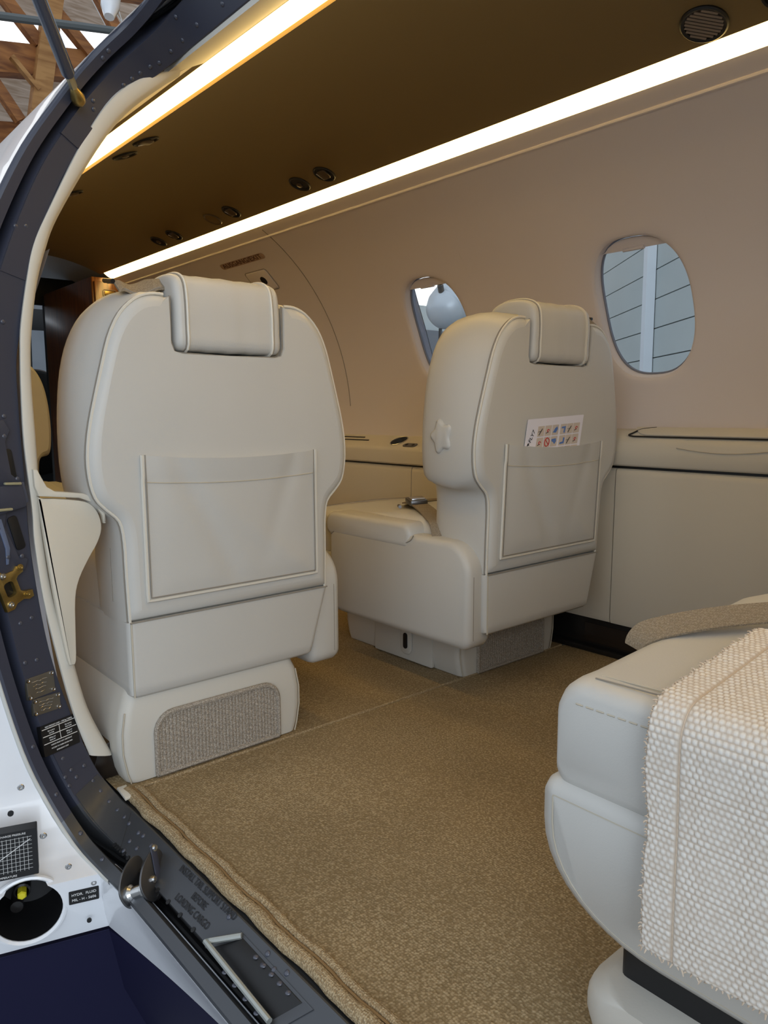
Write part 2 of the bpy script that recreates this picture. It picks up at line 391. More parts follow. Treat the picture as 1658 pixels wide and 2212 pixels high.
# ------------------------------------------------------------------ side furniture along the right wall
def profile_y(prof, ya, yb): return loft([[(x, y, z) for x, z in prof] for y in (ya, yb)])
PA = [(1.899, .643), (1.880, .646), (1.856, .637), (1.838, .620), (1.830, .606), (1.829, .552), (1.833, .546), (1.899, .546)]
PF = [(1.899, .606), (1.890, .603), (1.814, .570), (1.804, .563), (1.801, .554), (1.801, .512), (1.806, .507), (1.899, .507)]
la = tag(mesh('side_ledge', *profile_y(PA, Y0+0.01, 1.45), M['panel'], angle=60), 'cream armrest ledge along the wall right of the reclined seat', 'ledge')
lf = mesh('side_ledge', *profile_y(PF, 1.46, 3.78), M['panel'], angle=60)
tag(lf, 'cream armrest ledge with cup holder between the two seat backs', 'ledge')
nslope = Vector((-0.033, 0, 0.076)).normalized()          # normal of the forward ledge top
cupc = Vector((1.854, 2.075, .5875))
cut(lf, revolve([(0.033, -0.05), (0.033, 0.03)], cupc, nslope, 24))
cup = thing('cup_holder', 'round steel cup holder in the forward side ledge', 'cup holder')
mesh('cup', *revolve([(0.0, -0.046), (0.031, -0.046), (0.0325, -0.04), (0.0325, 0.001), (0.036, 0.002), (0.036, 0.0005), (0.0335, -0.002), (0.0335, -0.047), (0.0, -0.048)], cupc, nslope, 28, cap=False), mat('brushed steel', (.34, .34, .34), .3, metal=.9), cup)
mesh('rim', *tube([cupc+nslope*0.0015+(Vector((0, 1, 0))*math.cos(a)+nslope.cross(Vector((0, 1, 0)))*math.sin(a))*0.0345 for a in [2*PI*i/28 for i in range(28)]], 0.0018, 6, closed=True), M['steel'], cup)
sp = thing('socket_plate', 'small dark oval socket plate beside the cup holder', 'socket')
Ms = frame_mat(Vector((1.826, 1.985, .5757)), (0, 1, 0), nslope)
mesh('plate', *slab(rrect(-0.034, 0.034, -0.0135, 0.0135, 0.0130, 6), -0.001, 0.0025, 0.001, flat_frame(Ms)), M['dsteel'], sp)
for k in (-1, 1): mesh('jack', *revolve([(0.006, 0.002), (0.006, 0.0036), (0.003, 0.0036)], Ms @ Vector((0.017*k, 0, 0)), nslope, 10), M['black'], sp)
for k, (yy, xx, ln) in enumerate(((2.36, 1.872, 0.13), (2.32, 1.850, 0.15))):
    Mk = frame_mat(Vector((xx, yy, .603-(1.890-xx)*0.434-0.0005)), (0, 1, 0), nslope)
    tag(mesh('air_slot', *slab(rrect(-ln/2, ln/2, -0.003, 0.003, 0.0025, 3), -0.001, 0.0026, 0, flat_frame(Mk)), M['black']), ['narrow dark slot in forward ledge nearer the wall', 'narrow dark slot in forward ledge nearer the aisle'][k], 'slot', 'air slots in the forward ledge')
# folding table lid in the aft ledge
tl = thing('table_lid', 'long cream folding table lid let into the aft ledge', 'table lid')
na = Vector((-0.028, 0, 0.040)).normalized(); Mt = frame_mat((1.858, 0.62, .6375), (0, -1, 0), na)
lid = [(-0.50, -0.020), (0.90, -0.020), (0.90, 0.016), (-0.455, 0.016), (-0.475, 0.010), (-0.492, -0.004)]
mesh('lid', *slab([(a, -b) for a, b in lid][::-1], -0.004, 0.0045, 0.002, flat_frame(Mt)), M['panel'], tl)
mesh('gap', *tube(catmull([Mt @ Vector(p) for p in ((0.9, -0.0215, 0.002), (0.2, -0.0215, 0.002), (-0.4, -0.0215, 0.002), (-0.498, -0.0205, 0.003), (-0.496, -0.006, 0.003), (-0.478, 0.010, 0.003), (-0.44, 0.018, 0.003))], 6), 0.0022, 6), M['gapm'], tl)
mesh('finger_notch', *tube(catmull([(1.8285, 0.98-0.03*i, 0.600-0.010*math.sin(PI*i/8)) for i in range(9)], 3), 0.0012, 5), M['thread'], tl)
# lower side panels and toe kick
LP = [(1.899, .538), (1.842, .538), (1.837, .534), (1.834, .52), (1.829, .112), (1.833, .100), (1.899, .100)]
tag(mesh('lower_side_panel', *profile_y(LP, Y0+0.01, 1.155), M['panel'], angle=50), 'tall plain cream lower wall panel right of the reclined seat', 'wall panel')
LP2 = [(x+0.002, z) for x, z in LP]
tag(mesh('lower_side_panel', *profile_y(LP2, 1.159, 1.60), M['panel'], angle=50), 'narrow cream lower wall panel behind the reclined seat', 'wall panel')
LP3 = [(x-0.028 if x < 1.89 else x, z-0.038 if z > 0.3 else z) for x, z in LP]
tag(mesh('lower_side_panel', *profile_y(LP3, 1.603, 1.955), M['panel'], angle=50), 'cream lower wall panel below the socket plate', 'wall panel')
tag(mesh('lower_side_panel', *profile_y(LP3, 1.959, 3.78), M['panel'], angle=50), 'long cream lower wall panel below the cup holder', 'wall panel')
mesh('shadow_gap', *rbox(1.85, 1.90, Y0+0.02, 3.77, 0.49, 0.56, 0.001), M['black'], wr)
bb = thing('baseboard_right', 'black toe kick along the floor with brown inlay', 'baseboard', kind='structure')
mesh('kick_board', *rbox(1.842, 1.872, Y0+0.02, 3.77, 0.0, 0.099, 0.002), M['blackgl'], bb)
mesh('inlay', *rbox(1.8395, 1.843, 0.55, 1.245, 0.028, 0.083, 0.001), M['brown'], bb)
mesh('rail', *rbox(1.828, 1.843, Y0+0.02, 3.77, 0.0, 0.016, 0.003), M['blackgl'], bb)

# exit panel on the wall ahead: seam, sign, handle cover
ex = thing('emergency_exit', 'arched emergency exit outline and handle cover on the far wall', 'exit')
mesh('seam', *tube([cyl(0.05+1.02*i/24, 2.42+0.006*math.sin(i/24*PI), R-0.0005) for i in range(25)], 0.0016, 5), M['seam'], ex)
def on_wall(y, z, r=R):
    a = math.asin((z-CZ)/r); nrm = Vector((-math.cos(a), 0, -math.sin(a)))
    return frame_mat(Vector(cyl(a, y, r)), (0, -1, 0), nrm)
Mh = on_wall(2.70, 1.222)
mesh('handle_cover', *slab(rrect(-0.075, 0.075, -0.045, 0.045, 0.010, 3), -0.004, 0.005, 0.002, flat_frame(Mh)), M['liner'], ex)
mesh('handle_rim', *tube([Mh @ Vector((a, b, 0.002)) for a, b in rrect(-0.079, 0.079, -0.049, 0.049, 0.012, 3)], 0.0016, 5, closed=True), M['seam'], ex)
mesh('finger_hole', *revolve([(0.018, 0.004), (0.018, 0.0065), (0.0, 0.0066)], Mh @ Vector((0.02, 0.002, 0)), Mh.col[2].xyz, 16), M['black'], ex)
sg = thing('exit_sign', 'small brown exit placard on the wall above the left seat', 'sign')
Mg = on_wall(2.72, 1.290, R-0.0005)
mesh('plate', *slab(rrect(-0.165, 0.165, -0.0135, 0.0135, 0.0125, 6), -0.001, 0.0015, 0, flat_frame(Mg)), mat('sign plate', (0.40, 0.27, 0.19), 0.5), sg)
mesh('lettering', *text_vf('AUSGANG/EXIT', 0.030, Mg @ Matrix.Diagonal((1.38, 1, 1, 1)) @ Matrix.Translation((0, 0.0005, 0.0016))), M['print_r'], sg, smooth=False)

# ------------------------------------------------------------------ ceiling vents, reading lamps, speaker
def on_ceil(x, y, r=R-0.0005):
    a = math.acos((x-CX)/r); return frame_mat(Vector(cyl(a, y, r)), (0, 1, 0), (-math.cos(a), 0, -math.sin(a)))
def fixture(x, y, kind, label, r=0.035):
    Mv = on_ceil(x, y); c = Mv @ Vector((0, 0, 0)); ax = Mv.col[2].xyz
    t = thing({'lamp': 'reading_lamp', 'vent': 'air_vent', 'blank': 'blank_cover'}[kind], label, {'lamp': 'lamp', 'vent': 'air vent', 'blank': 'cover'}[kind], group='ceiling vents and reading lamps')
    ringm = M['vent']
    mesh('bezel', *revolve([(r, -0.002), (r, 0.002), (r*0.94, 0.0045), (r*0.84, 0.003), (r*0.80, -0.001)], c, ax, 28, cap=False), M['black'] if kind != 'blank' else ringm, t)
    if kind == 'blank':
        mesh('cover', *revolve([(r*0.82, 0.0), (r*0.80, 0.0025), (0.001, 0.0035)], c, ax, 24), M['headliner'], t); return
    mesh('cup', *revolve([(r*0.82, 0.0002), (r*0.001, 0.0004)], c, ax, 24), M['black'], t)
    if kind == 'lamp':
        mesh('lens', *revolve([(r*0.30, 0.0), (r*0.28, 0.004), (r*0.001, 0.007)], Mv @ Vector((0.006, 0.004, 0)), ax, 16), M['vent'], t)
    else:
        mesh('flap', *slab(rrect(-r*0.52, r*0.52, -r*0.48, r*0.48, r*0.2, 3), 0.0005, 0.006, 0.002, flat_frame(Mv @ Matrix.Rotation(0.2, 4, 'X'))), M['vent'], t)
        mesh('nozzle', *tube([Mv @ Vector((r*0.54, b*r*0.45, 0.005)) for b in (-1, 0, 1)], 0.0015, 5), M['steel'], t)
XR, XL = 1.394, 0.868
fixture(XR, 1.890, 'vent', 'dark oval air vent nearest the window wall strip, largest pair')
fixture(XR, 2.018, 'lamp', 'dark round reading lamp beside the largest air vent')
fixture(XR, 2.442, 'vent', 'dark oval air vent in the middle pair beside blank ring')
fixture(XR, 2.577, 'blank', 'thin ring with plain blank cover in the ceiling')
fixture(XR, 2.898, 'vent', 'rearmost dark vent of the farthest ceiling pair')
fixture(XR, 3.042, 'lamp', 'farthest small reading lamp above the wooden cabinet')
fixture(XL, 1.945, 'vent', 'dark oval air vent beside the light strip nearest the door')
fixture(XL+0.003, 2.09, 'lamp', 'dark reading lamp beside the vent near the door strip')
fixture(XL+0.025, 2.575, 'vent', 'dark vent half hidden behind the cream door trim')
fixture(1.402, 0.600, 'vent', 'dark vent cut off by the top right corner')
spk = thing('ceiling_speaker', 'round slatted speaker grille in the ceiling at top right', 'speaker')
Mv = on_ceil(1.402, 0.736); ax = Mv.col[2].xyz; c = Mv @ Vector((0, 0, 0)); r = 0.043
mesh('bezel', *revolve([(r, -0.002), (r, 0.003), (r*0.92, 0.0055), (r*0.80, 0.003), (r*0.79, -0.001)], c, ax, 32, cap=False), M['black'], spk)
mesh('backing', *revolve([(r*0.82, 0.0002), (0.0005, 0.0006)], c, ax, 24), M['vent'], spk)
for i in range(9):
    b = (i-4)*r*0.175; hw = math.sqrt(max(0, (r*0.78)**2-b*b))
    mesh('slat', *xf(bar((-hw, 0, 0.0025), (hw, 0, 0.0025), r*0.115, 0.002), Mv @ Matrix.Rotation(-0.75, 4, 'Z') @ Matrix.Translation((0, b, 0))), M['grille'], spk, smooth=False)

# ------------------------------------------------------------------ floor and carpets
struct(mesh('floor', *rbox(0.47, 1.85, Y0, 4.6, -0.03, -0.008, 0.002), M['black']), 'dark floor panel under the cabin carpet', 'floor')
c1 = thing('carpet', 'large beige woven carpet by the cargo door sill', 'carpet', group='cabin carpets')
def carpet_sheet(x0, x1, y0, y1):
    nx, ny = 24, 36; v = []; f = []
    for i in range(nx+1):
        for j in range(ny+1):
            x = x0+(x1-x0)*i/nx; y = y0+(y1-y0)*j/ny; v.append((x, y, -0.001+0.0012*math.sin(x*9+y*4)*math.sin(y*7)))
    for i in range(nx):
        for j in range(ny): a = i*(ny+1)+j; f.append([a, a+1, a+ny+2, a+ny+1])
    return v, f
mesh('pile', *carpet_sheet(0.500, 1.838, Y0+0.02, 1.308), M['carpet'], c1)
random.seed(3)
edge = [(0.492+0.0015*math.sin(k*0.9)+random.uniform(-.0008, .0008), 1.312-k*0.02, 0.0) for k in range(105)]
mesh('bound_edge', *tube(edge, [0.0105+random.uniform(-.001, .001) for _ in edge], 10), M['binding'], c1)
mesh('bound_edge', *tube([(x+0.019, y-0.004, z+0.0015) for x, y, z in edge], [0.0085+random.uniform(-.001, .001) for _ in edge], 10), M['binding'], c1)
mesh('edge_groove', *tube([(x+0.0095, y-0.004, z+0.0065) for x, y, z in edge], 0.0022, 5), mat('groove', (0.22, 0.13, 0.05), 0.95), c1)
mesh('corner_tag', *slab([(0, 0), (0.018, 0.004), (0.022, 0.05), (0.004, 0.05)], 0, 0.006, 0.002, lambda a, b, d: (0.474+a, 1.275+b, 0.002+d)), M['trim'], c1)
c2 = thing('carpet', 'beige carpet in the aisle between the two seats', 'carpet', group='cabin carpets')
mesh('pile', *carpet_sheet(0.48, 1.838, 1.313, 3.80), M['carpet'], c2)
mesh('bound_edge', *tube([(0.52+0.02*k, 1.3105, 0.0) for k in range(66)], 0.003, 6), M['binding'], c2)

# ------------------------------------------------------------------ seats
def sym(half):   # right half outline bottom to top -> closed outline
    return half + [(-x, z) for x, z in half[::-1]]
BACK = catmull([(x, z, 0) for x, z in ((.226, .312), (.228, .40), (.229, .465), (.236, .503), (.258, .526), (.276, .548), (.285, .585), (.287, .64), (.284, .71), (.275, .78), (.258, .838), (.232, .882), (.198, .910), (.165, .921), (.135, .922))], 3)
BACK = [(p.x, p.y) for p in BACK]
NOTCH = [(.126, .918), (.122, .908), (.121, .86), (.121, .825), (.116, .812), (.10, .808), (.0, .808)]
OUT = sym(BACK+NOTCH)
NOTCH_I = set(range(len(BACK)+1, len(OUT)-len(BACK)-1))
def build_seat(label, loc, rotz, s, yo=0.0, ux=0.05, lean=0.0, clen=0.74, knob=True, base_h=0.185, front=True, arm=True, strap=True, belt='lap', slant=0.04, rear_pocket=True, group='cabin passenger seats'):
    """s = +1 when the aisle side is local +x; y 0 is the rear of the pedestal, yo the rear of the upper seat"""
    t = thing('passenger_seat', label, 'seat', loc, rotz, group)
    ca, sa = math.cos(lean), math.sin(lean)
    def T(p):       # upper seat, leaning about the hem line
        x, y, z = p; dz = z-0.312
        return (ux+x, yo+y*ca-dz*sa, 0.312+dz*ca+y*sa)
    def U(p): return (ux+p[0], yo+p[1], p[2])
    TV = lambda vf: ([T(p) for p in vf[0]], vf[1]); UV = lambda vf: ([U(p) for p in vf[0]], vf[1])
    # backrest shell
    def shape(x, y, z):
        k = min(1, max(0, (z-.60)/.22)); k = k*k*(3-2*k); rear = min(1, max(0, 1-(y-.004)/.085)); rear = rear*rear*(3-2*rear)
        if abs(x) > .125: x = math.copysign(.125+(abs(x)-.125)*(1-.15*k*rear), x); z -= .010*k*rear
        fl = min(1, max(0, (y-.012)/.05)); lo = math.exp(-((z-.545)/.035)**2)*min(1, max(0, (abs(x)-.236)/.03))
        return x, z-.020*fl*lo
    SB = [shape(x-.004, .003, z) for x, z in BACK]; SB2 = [shape(x-.0003, .0068, z) for x, z in BACK]
    rings = []
    for ins, y in ((.024, -.0085), (.018, -.0075), (.012, -.0050), (.007, -.001), (.003, .004), (.001, .009), (0, .014), (-.003, .03), (-.005, .07), (-.004, .11), (.001, .145), (.006, .165), (.013, .182), (.022, .192)):
        po = inset(OUT, ins) if ins else OUT
        if ins > 0: po = [(q[0]*.1+p_[0]*.9, q[1]*.1+p_[1]*.9) if k_ in NOTCH_I else q for k_, (q, p_) in enumerate(zip(po, OUT))]
        rings.append([T((shape(x, y, z)[0], y, shape(x, y, z)[1])) for x, z in po])
    back = mesh('backrest', *loft(rings), M['leather'], t, angle=60)
    for pl in back.data.polygons:
        if len(pl.vertices) > 20: pl.use_smooth = False
    pp = inset(OUT, 0.0035)
    nb = len(BACK)
    left = [(-x, z) for x, z in BACK]
    for side in (1, -1):
        pts = [T((side*x, 0.003, z)) for x, z in SB]
        mesh('piping', *tube(pts, 0.0030, 6), M['piping'], back)
        pts = [T((side*x, 0.0068, z)) for x, z in SB2]
        mesh('seam', *tube(pts, 0.0012, 5), M['seam'], back)
    mesh('seam', *tube([T((x, -0.0025, z)) for x, z in ((-.120, .91), (-.1215, .83), (-.114, .808), (.0, .805), (.114, .808), (.1215, .83), (.120, .91))], 0.002, 5), M['seam'], back)
    mesh('zip_seam', *tube([T((-s*0.2315, .055, z)) for z in (.345, .37, .40, .44, .47)], 0.0013, 5), M['seam'], back)
    # headrest folded over the top
    yz = catmull([(-.010, .816, 0), (-.0145, .86, 0), (-.013, .91, 0), (-.004, .940, 0), (.022, .954, 0), (.06, .957, 0), (.10, .951, 0), (.128, .932, 0), (.140, .89, 0), (.138, .84, 0), (.10, .815, 0), (.04, .812, 0)], 4, closed=True)
    yz = [(p.x, p.y) for p in yz]
    hw = 0.1135
    hr = []
    for ins, x in ((.016, -hw), (.007, -hw+.0015), (.002, -hw+.006), (0, -hw+.012)) + tuple((0.0012*math.sin(k*2.1)*(1 if k % 2 else .4), -0.08+0.16*k/10) for k in range(11)) + ((0, hw-.012), (.002, hw-.006), (.007, hw-.0015), (.016, hw)):
        hr.append([T((x, y, z)) for y, z in inset(yz, ins)])
    head = mesh('headrest', *loft(hr), M['leather'], t, angle=60)
    for xx in (-0.092, 0.090):
        loop = inset(yz, -0.0012)
        mesh('piping', *tube([T((xx, y, z)) for y, z in loop], 0.0030, 6, closed=True), M['piping'], head)
        mesh('seam', *tube([T((xx+math.copysign(0.0042, xx), y, z)) for y, z in inset(yz, -0.0002)], 0.0013, 5, closed=True), M['seam'], head)
    # shoulder strap laid over the window-side shoulder
    if strap:
        cv = catmull([(.112, .950, 0), (.128, .947, 0), (.150, .937, 0), (.172, .934, 0), (.190, .940, 0), (.200, .937, 0)], 3); rg_ = []
        for p in cv:
            rg_.append([T((-s*p.x, .030, p.y-.020)), T((-s*p.x, .055, p.y-.002)), T((-s*p.x, .085, p.y+.002)), T((-s*p.x, .085, p.y-.003)), T((-s*p.x, .055, p.y-.007)), T((-s*p.x, .030, p.y-.025))])
        st = mesh('shoulder_strap', *loft(rg_), M['belt'], t, angle=50)
        mesh('stitching', *tube([T((-s*p.x, .0305, p.y-.020)) for p in cv[2:-3]], 0.0014, 5), M['seam'], st)
        mesh('strap_guide', *tube([T((-s*.203, .05, .934)), T((-s*.203, .09, .940))], 0.0045, 8), M['blackgl'], st)
    # map pocket
    if rear_pocket:
        pw, z0, z1 = 0.191, 0.351, 0.622; nx, nz = 30, 22; v = []; f = []
        def psurf(i, j):
            a = i/nx; b = j/nz; x = -pw+2*pw*a; zt = z1-0.010*math.sin(PI*a)**0.8-0.004*a; z = z0+(zt-z0)*b
            edge = min(1, min(a, 1-a)*9, b*9)
            y = -0.0125-edge*(0.002+0.007*math.sin(PI*a)*(0.35+0.65*b))
            d1 = (a*1.1+b*0.9-1.05); y -= edge*0.0050*math.exp(-(d1/0.07)**2)*(1-b)
            d2 = (a-0.16-0.35*(1-b)); y += edge*0.0048*math.exp(-(d2/0.06)**2)
            d3 = (a-0.86+0.25*(1-b)); y += edge*0.0045*math.exp(-(d3/0.05)**2)*b
            if b > 0.86: y -= 0.0016+0.004*edge*(b-.86)/.14
            return (x, y, z)
        for i in range(nx+1):
            for j in range(nz+1): v.append(T(psurf(i, j)))
        for i in range(nx):
            for j in range(nz): k = i*(nz+1)+j; f.append([k, k+1, k+nz+2, k+nz+1])
        nf = len(v)
        for i in range(nx+1):      # inner side of the mouth, so that the pocket has depth
            p = psurf(i, nz); v.append(T((p[0], -0.0085, p[2]-0.002))); v.append(T((p[0], -0.0085, p[2]-0.06)))
        for i in range(nx): f.append([i*(nz+1)+nz, (i+1)*(nz+1)+nz, nf+2*i+2, nf+2*i]); f.append([nf+2*i, nf+2*i+2, nf+2*i+3, nf+2*i+1])
        pk = mesh('seat_pocket', v, f, M['leather'], t, angle=50)
        rim = [psurf(0, j) for j in range(nz, -1, -1)]+[psurf(i, 0) for i in range(1, nx+1)]+[psurf(nx, j) for j in range(1, nz+1)]
        mesh('piping', *tube([T((x, y+0.0005, z)) for x, y, z in rim], 0.0038, 6), M['piping'], pk)
        mesh('seam', *tube([T((x+(0.0052 if k <= nz else (-0.0052 if k >= nz+nx else 0)), -0.0145, z+(0.0052 if nz <= k <= nz+nx else 0))) for k, (x, y, z) in enumerate(rim)], 0.0013, 5), M['seam'], pk)
        mesh('stitching', *tube([T((x, y-0.0003, z)) for x, y, z in [psurf(i, int(nz*0.86)) for i in range(nx+1)]], 0.0012, 5), M['thread'], pk)
        if abs(lean) < 0.03: mesh('lower_backing', *slab(rrect(-pw, pw, z0, z1-.03, .01, 3), -.0125, -.002, .001, lambda a, b, d: T((a, d, b))), M['leather'], pk)
        else: mesh('lower_backing', *slab(rrect(-pw, pw, z0, z1-.03, .01, 3), -.0125, -.002, .001, lambda a, b, d: T((a, d, b))), M['leather'], pk)
    # skirt below the hem, seat pan
    pan = []
    for z, k in ((.312, 0), (.30, .1), (.25, .45), (.19, .85), (.172, 1), (.166, 1)):
        xl, xr = -.229, .229-slant*k; e = .006 if z == .166 else 0
        pan.append([U((x, y, z)) for x, y in rrect(xl+e, xr-e, -.004+e, .50, .014, 4)])
    skirt = mesh('skirt', *loft(pan), M['leather'], t, angle=50)
    mesh('hem', *tube([U((x, -.0048, .3125)) for x in (-.225, -.1, 0, .1, .224)], 0.0014, 6), M['seam'], skirt)
    mesh('corner_seam', *tube([U((-.222, -.002, z)) for z in (.168, .24, .31)], 0.002, 5), M['thread'], skirt)
    # cushion
    rings = []
    for k, (y, e) in enumerate(((.12, .012), (.135, .002), (.16, 0), (.25, 0), (.35, 0), (.45, 0), (clen-.06, 0), (clen-.03, 0), (clen-.014, .002), (clen-.004, .008), (clen, .018))):
        rise = 0.022*math.exp(-((y-(clen-.42))/.16)**2) if clen > .7 else 0.012
        ztop = .404+rise; po = rrect(-.224+e*.4, .224-e*.4, .272 + e, ztop-e, (.02, .034, .034, .02), 6)
        rings.append([U((x, y, z+(0.006*math.cos(x/.224*PI/2) if z > .36 else 0))) for x, z in po])
    cu = mesh('cushion', *loft(rings), M['leather'], t, angle=60)
    for dy, rr, mm in ((-.034, .0012, 'thread'), (-.022, .0012, 'seam')):
        mesh('stitching', *tube([U((x, clen+dy, .4035+0.0058*math.cos(x/.224*PI/2)+0.022*math.exp(-((clen+dy-(clen-.42))/.16)**2)+0.0002)) for x in [-.185+.37*i/14 for i in range(15)]], rr*.8, 5), M[mm], cu)
    dz = []
    for i in range(30): dz.append(xf(tube([(-.0045, 0, 0), (.0045, 0, 0)], .0011, 4), Matrix.Translation(U((-.19+.38*i/29, clen+.0002, .3790)))))
    mb = MB()
    for q in dz: mb.add(q)
    mb.build('stitching', M['thread'], cu)
    # front panel under the cushion
    if front:
        po = rrect(-.238, .238, .092, .285, (.140, .022, .022, .140), 10)
        fp = mesh('front_panel', *slab(po, clen-.20, clen+.006, .018, lambda a, b, d: U((a, d-0.020*max(0, (.24-b)/.12)**2, b))), M['leather'], t, angle=60)
        mesh('stitching', *tube([U((a, clen+.0055-.020*max(0, (.24-b)/.12)**2, b)) for a, b in inset(po, .02)], 0.0010, 5, closed=True), M['thread'], fp)
    # aisle-side armrest panel
    if arm:
        y0, y1 = .012, .56
        po = rrect(y0, y1, .128, .388, (.05, .05, .075, .03), 7)
        xa, xb = (.192, .274)
        ap = mesh('armrest_panel', *slab(po, xa, xb, .016, lambda a, b, d: U((s*d, a, b))), M['leather'], t, angle=60)
        mesh('seam', *tube([U((s*(xb-.019), y0+.0008, z)) for z in (.155, .20, .25, .31)], .0014, 5), M['seam'], ap)
        mesh('seam', *tube(catmull([U((s*(xb+.0002), y, z)) for y, z in ((.20, .388), (.215, .372), (.25, .362), (.30, .366), (.36, .378), (.43, .384), (.50, .376), (.545, .352))], 5), .0014, 5), M['seam'], ap)
        pad = rrect(.215, .575, .345, .412, (.03, .03, .028, .02), 6)
        mesh('armrest_pad', *slab(pad, xa-.004, xb+.0015, .014, lambda a, b, d: U((s*d, a, b+0.010*math.sin(PI*min(1, max(0, (a-.215)/.36)))))), M['leather'], ap, angle=60)
    # moulded star knob under the leather on the aisle-side flank
    if knob:
        star = []
        for i in range(40):
            a = 2*PI*i/40; rr = .031*(1+.16*math.cos(5*a)); star.append((rr*math.cos(a), rr*math.sin(a)))
        mesh('recline_knob', *slab([(a_*1.08, b_*1.08) for a_, b_ in star], .276, .2965, .008, lambda a, b, d: T((s*d, .10+a*.95, .635+b*1.12))), M['leather'], t, angle=60)
    # swivel frame and pedestal
    mesh('swivel_frame', *rbox(-.15, .15, .10, .445, base_h-.04, .20, .01), M['black'], t)
    rings = []
    zs = [(.0005, .190), (.02, .197), (.06, .204), (.10, .204), (.14, .197), (base_h-.012, .184), (base_h-.003, .175), (base_h, .160)]
    if base_h < .15: zs = [(.0005, .176), (.02, .184), (base_h-.025, .184), (base_h-.010, .178), (base_h, .160)]
    for z, k in zs:
        e = .20-k if z > .12 else 0
        rings.append([(x, y, z) for x, y in rrect(-k, k, max(0, e*.6), .49-max(0, e)*.6, .05 if base_h < .15 else .022, 5)])
    base = mesh('pedestal', *loft(rings), M['leather_b'], t, angle=60)
    for sx in ((1, -1) if base_h > .15 else ()): mesh('seam', *tube([(sx*(k-.006), .0035+max(0, (.20-k)*.6 if z > .12 else 0), z) for z, k in ((.0, .191), (.02, .197), (.06, .204), (.10, .204), (.14, .197))], .0015, 5), M['thread'], base)
    # knitted insert: ribs are real relief
    zi = min(.128, base_h-.045); nx, nz = 110, 44; v = []; f = []
    pi_ = rrect(-.138, .142, .002, zi, (.004, .040, .040, .004), 6)
    def inside(x, z):
        xl, xr = -.138, .142; r = .040
        if z > zi-r:
            if x > xr-r: return (x-xr+r)**2+(z-zi+r)**2 < r*r
            if x < xl+r: return (x-xl-r)**2+(z-zi+r)**2 < r*r
        return True
    idx = {}
    for i in range(nx+1):
        for j in range(nz+1):
            x = -.138+.28*i/nx; z = .002+(zi-.002)*j/nz
            if inside(x, z):
                idx[i, j] = len(v); v.append((x, -.0035-.0032*abs(math.sin(PI*i/3.0))*(0.62+0.38*math.sin(j*1.6+(i//3)*2.1)), z))
    for i in range(nx):
        for j in range(nz):
            q = [(i, j), (i+1, j), (i+1, j+1), (i, j+1)]
            if all(k in idx for k in q): f.append([idx[k] for k in q])
    mbk = MB(); mbk.add((v, f)); mbk.add(slab(pi_, -.0035, .003, .001, lambda a, b, d: (a, d, b)))
    ki = mbk.build('carpet_insert', M['knit'], base)
    mesh('insert_edge', *tube([(a, -.0045, b) for a, b in inset(pi_, .003)], .0050, 7, closed=True), M['knit'], ki)
    # aisle-side cover of the pedestal with its dark slot
    sc = mesh('side_cover', *slab(rrect(.10, .34, .003, base_h-.01, (.004, .01, .01, .004), 3), 0, .012, .003, lambda a, b, d: (s*(.195+d+0.008*math.sin(PI*min(1, max(0, b/.17)))), a, b)), M['leather_b'], base)
    so = [(.213, .012), (.228, .012)]
    mesh('slot', *slab(rrect(.190, .206, .038, .083, .0075, 5), .010, .0155, .001, lambda a, b, d: (s*(.2015+d), a, b)), M['black'], sc)
    mesh('slot_plate', *slab(rrect(.175, .221, .022, .098, .018, 5), .008, .0125, .003, lambda a, b, d: (s*(.2015+d), a, b)), M['leather_b'], sc)
    # belts
    def ribbon(name, pts, wd, th, side, parent, m='belt'):
        P = catmull(pts, 5); S = catmull(side, 5) if len(side) > 1 else [Vector(side[0])]*len(P); rg = []
        for p, q in zip(P, S):
            q = Vector(q).normalized(); tn = Vector((0, 0, 1))
            rg.append([p-q*wd/2, p+q*wd/2, p+q*wd/2+tn*th, p-q*wd/2+tn*th])
        return mesh(name, *loft(rg), M[m], parent, angle=30)
    if belt == 'lap':
        ct = lambda x, y: .404+(.022*math.exp(-((y-(clen-.42))/.16)**2) if clen > .7 else .012)+.006*math.cos(x/.224*PI/2)
        B = lambda x, y, h=.002: U((s*x, y, ct(x, y)+h))
        b1 = ribbon('seat_belt', [U((s*.226, .15, .385)), B(.212, .175, .0), B(.185, .22), B(.15, .28, .004), B(.115, .345, .008)], .046, .0035, [(s*.86, .5, -.05)], t)
        Mb = frame_mat(B(.10, .375, .010), (-s*.5, .86, .06), (s*.25, -.35, 1))
        bk = mesh('buckle', *slab(rrect(-.034, .034, -.026, .026, .006, 3), 0, .016, .004, flat_frame(Mb)), M['dsteel'], b1)
        mesh('buckle_lever', *slab(rrect(-.026, .012, -.021, .021, .004, 3), .015, .0195, .0015, flat_frame(Mb)), M['steel'], bk)
        ribbon('seat_belt', [B(.095, .385, .010), B(.07, .43, .008), B(.02, .49, .004), B(-.05, .54), B(-.13, .56), B(-.20, .53, .0), U((-s*.228, .48, .38))], .046, .0035, [(s*.75, .66, 0), (s*.7, .7, 0), (s*.55, .83, 0), (s*.3, .95, 0), (0, 1, 0), (-s*.3, .95, 0), (-s*.5, .86, 0)], t)
        mesh('belt_slider', *tube([B(.118, .425, .004), B(.10, .450, .006)], .005, 8), M['dsteel'], b1)
    return t, T, U
X1 = build_seat('cream leather seat on the left, seen from behind, upright', (0.695, 1.331, 0), 0, 1, yo=0.0, ux=.05, slant=.045)
X2 = build_seat('cream leather seat on the right with safety card in its pocket', (1.585, 1.312, 0), 0, -1, yo=-.148, ux=-.045, lean=math.radians(2.5), slant=.04)
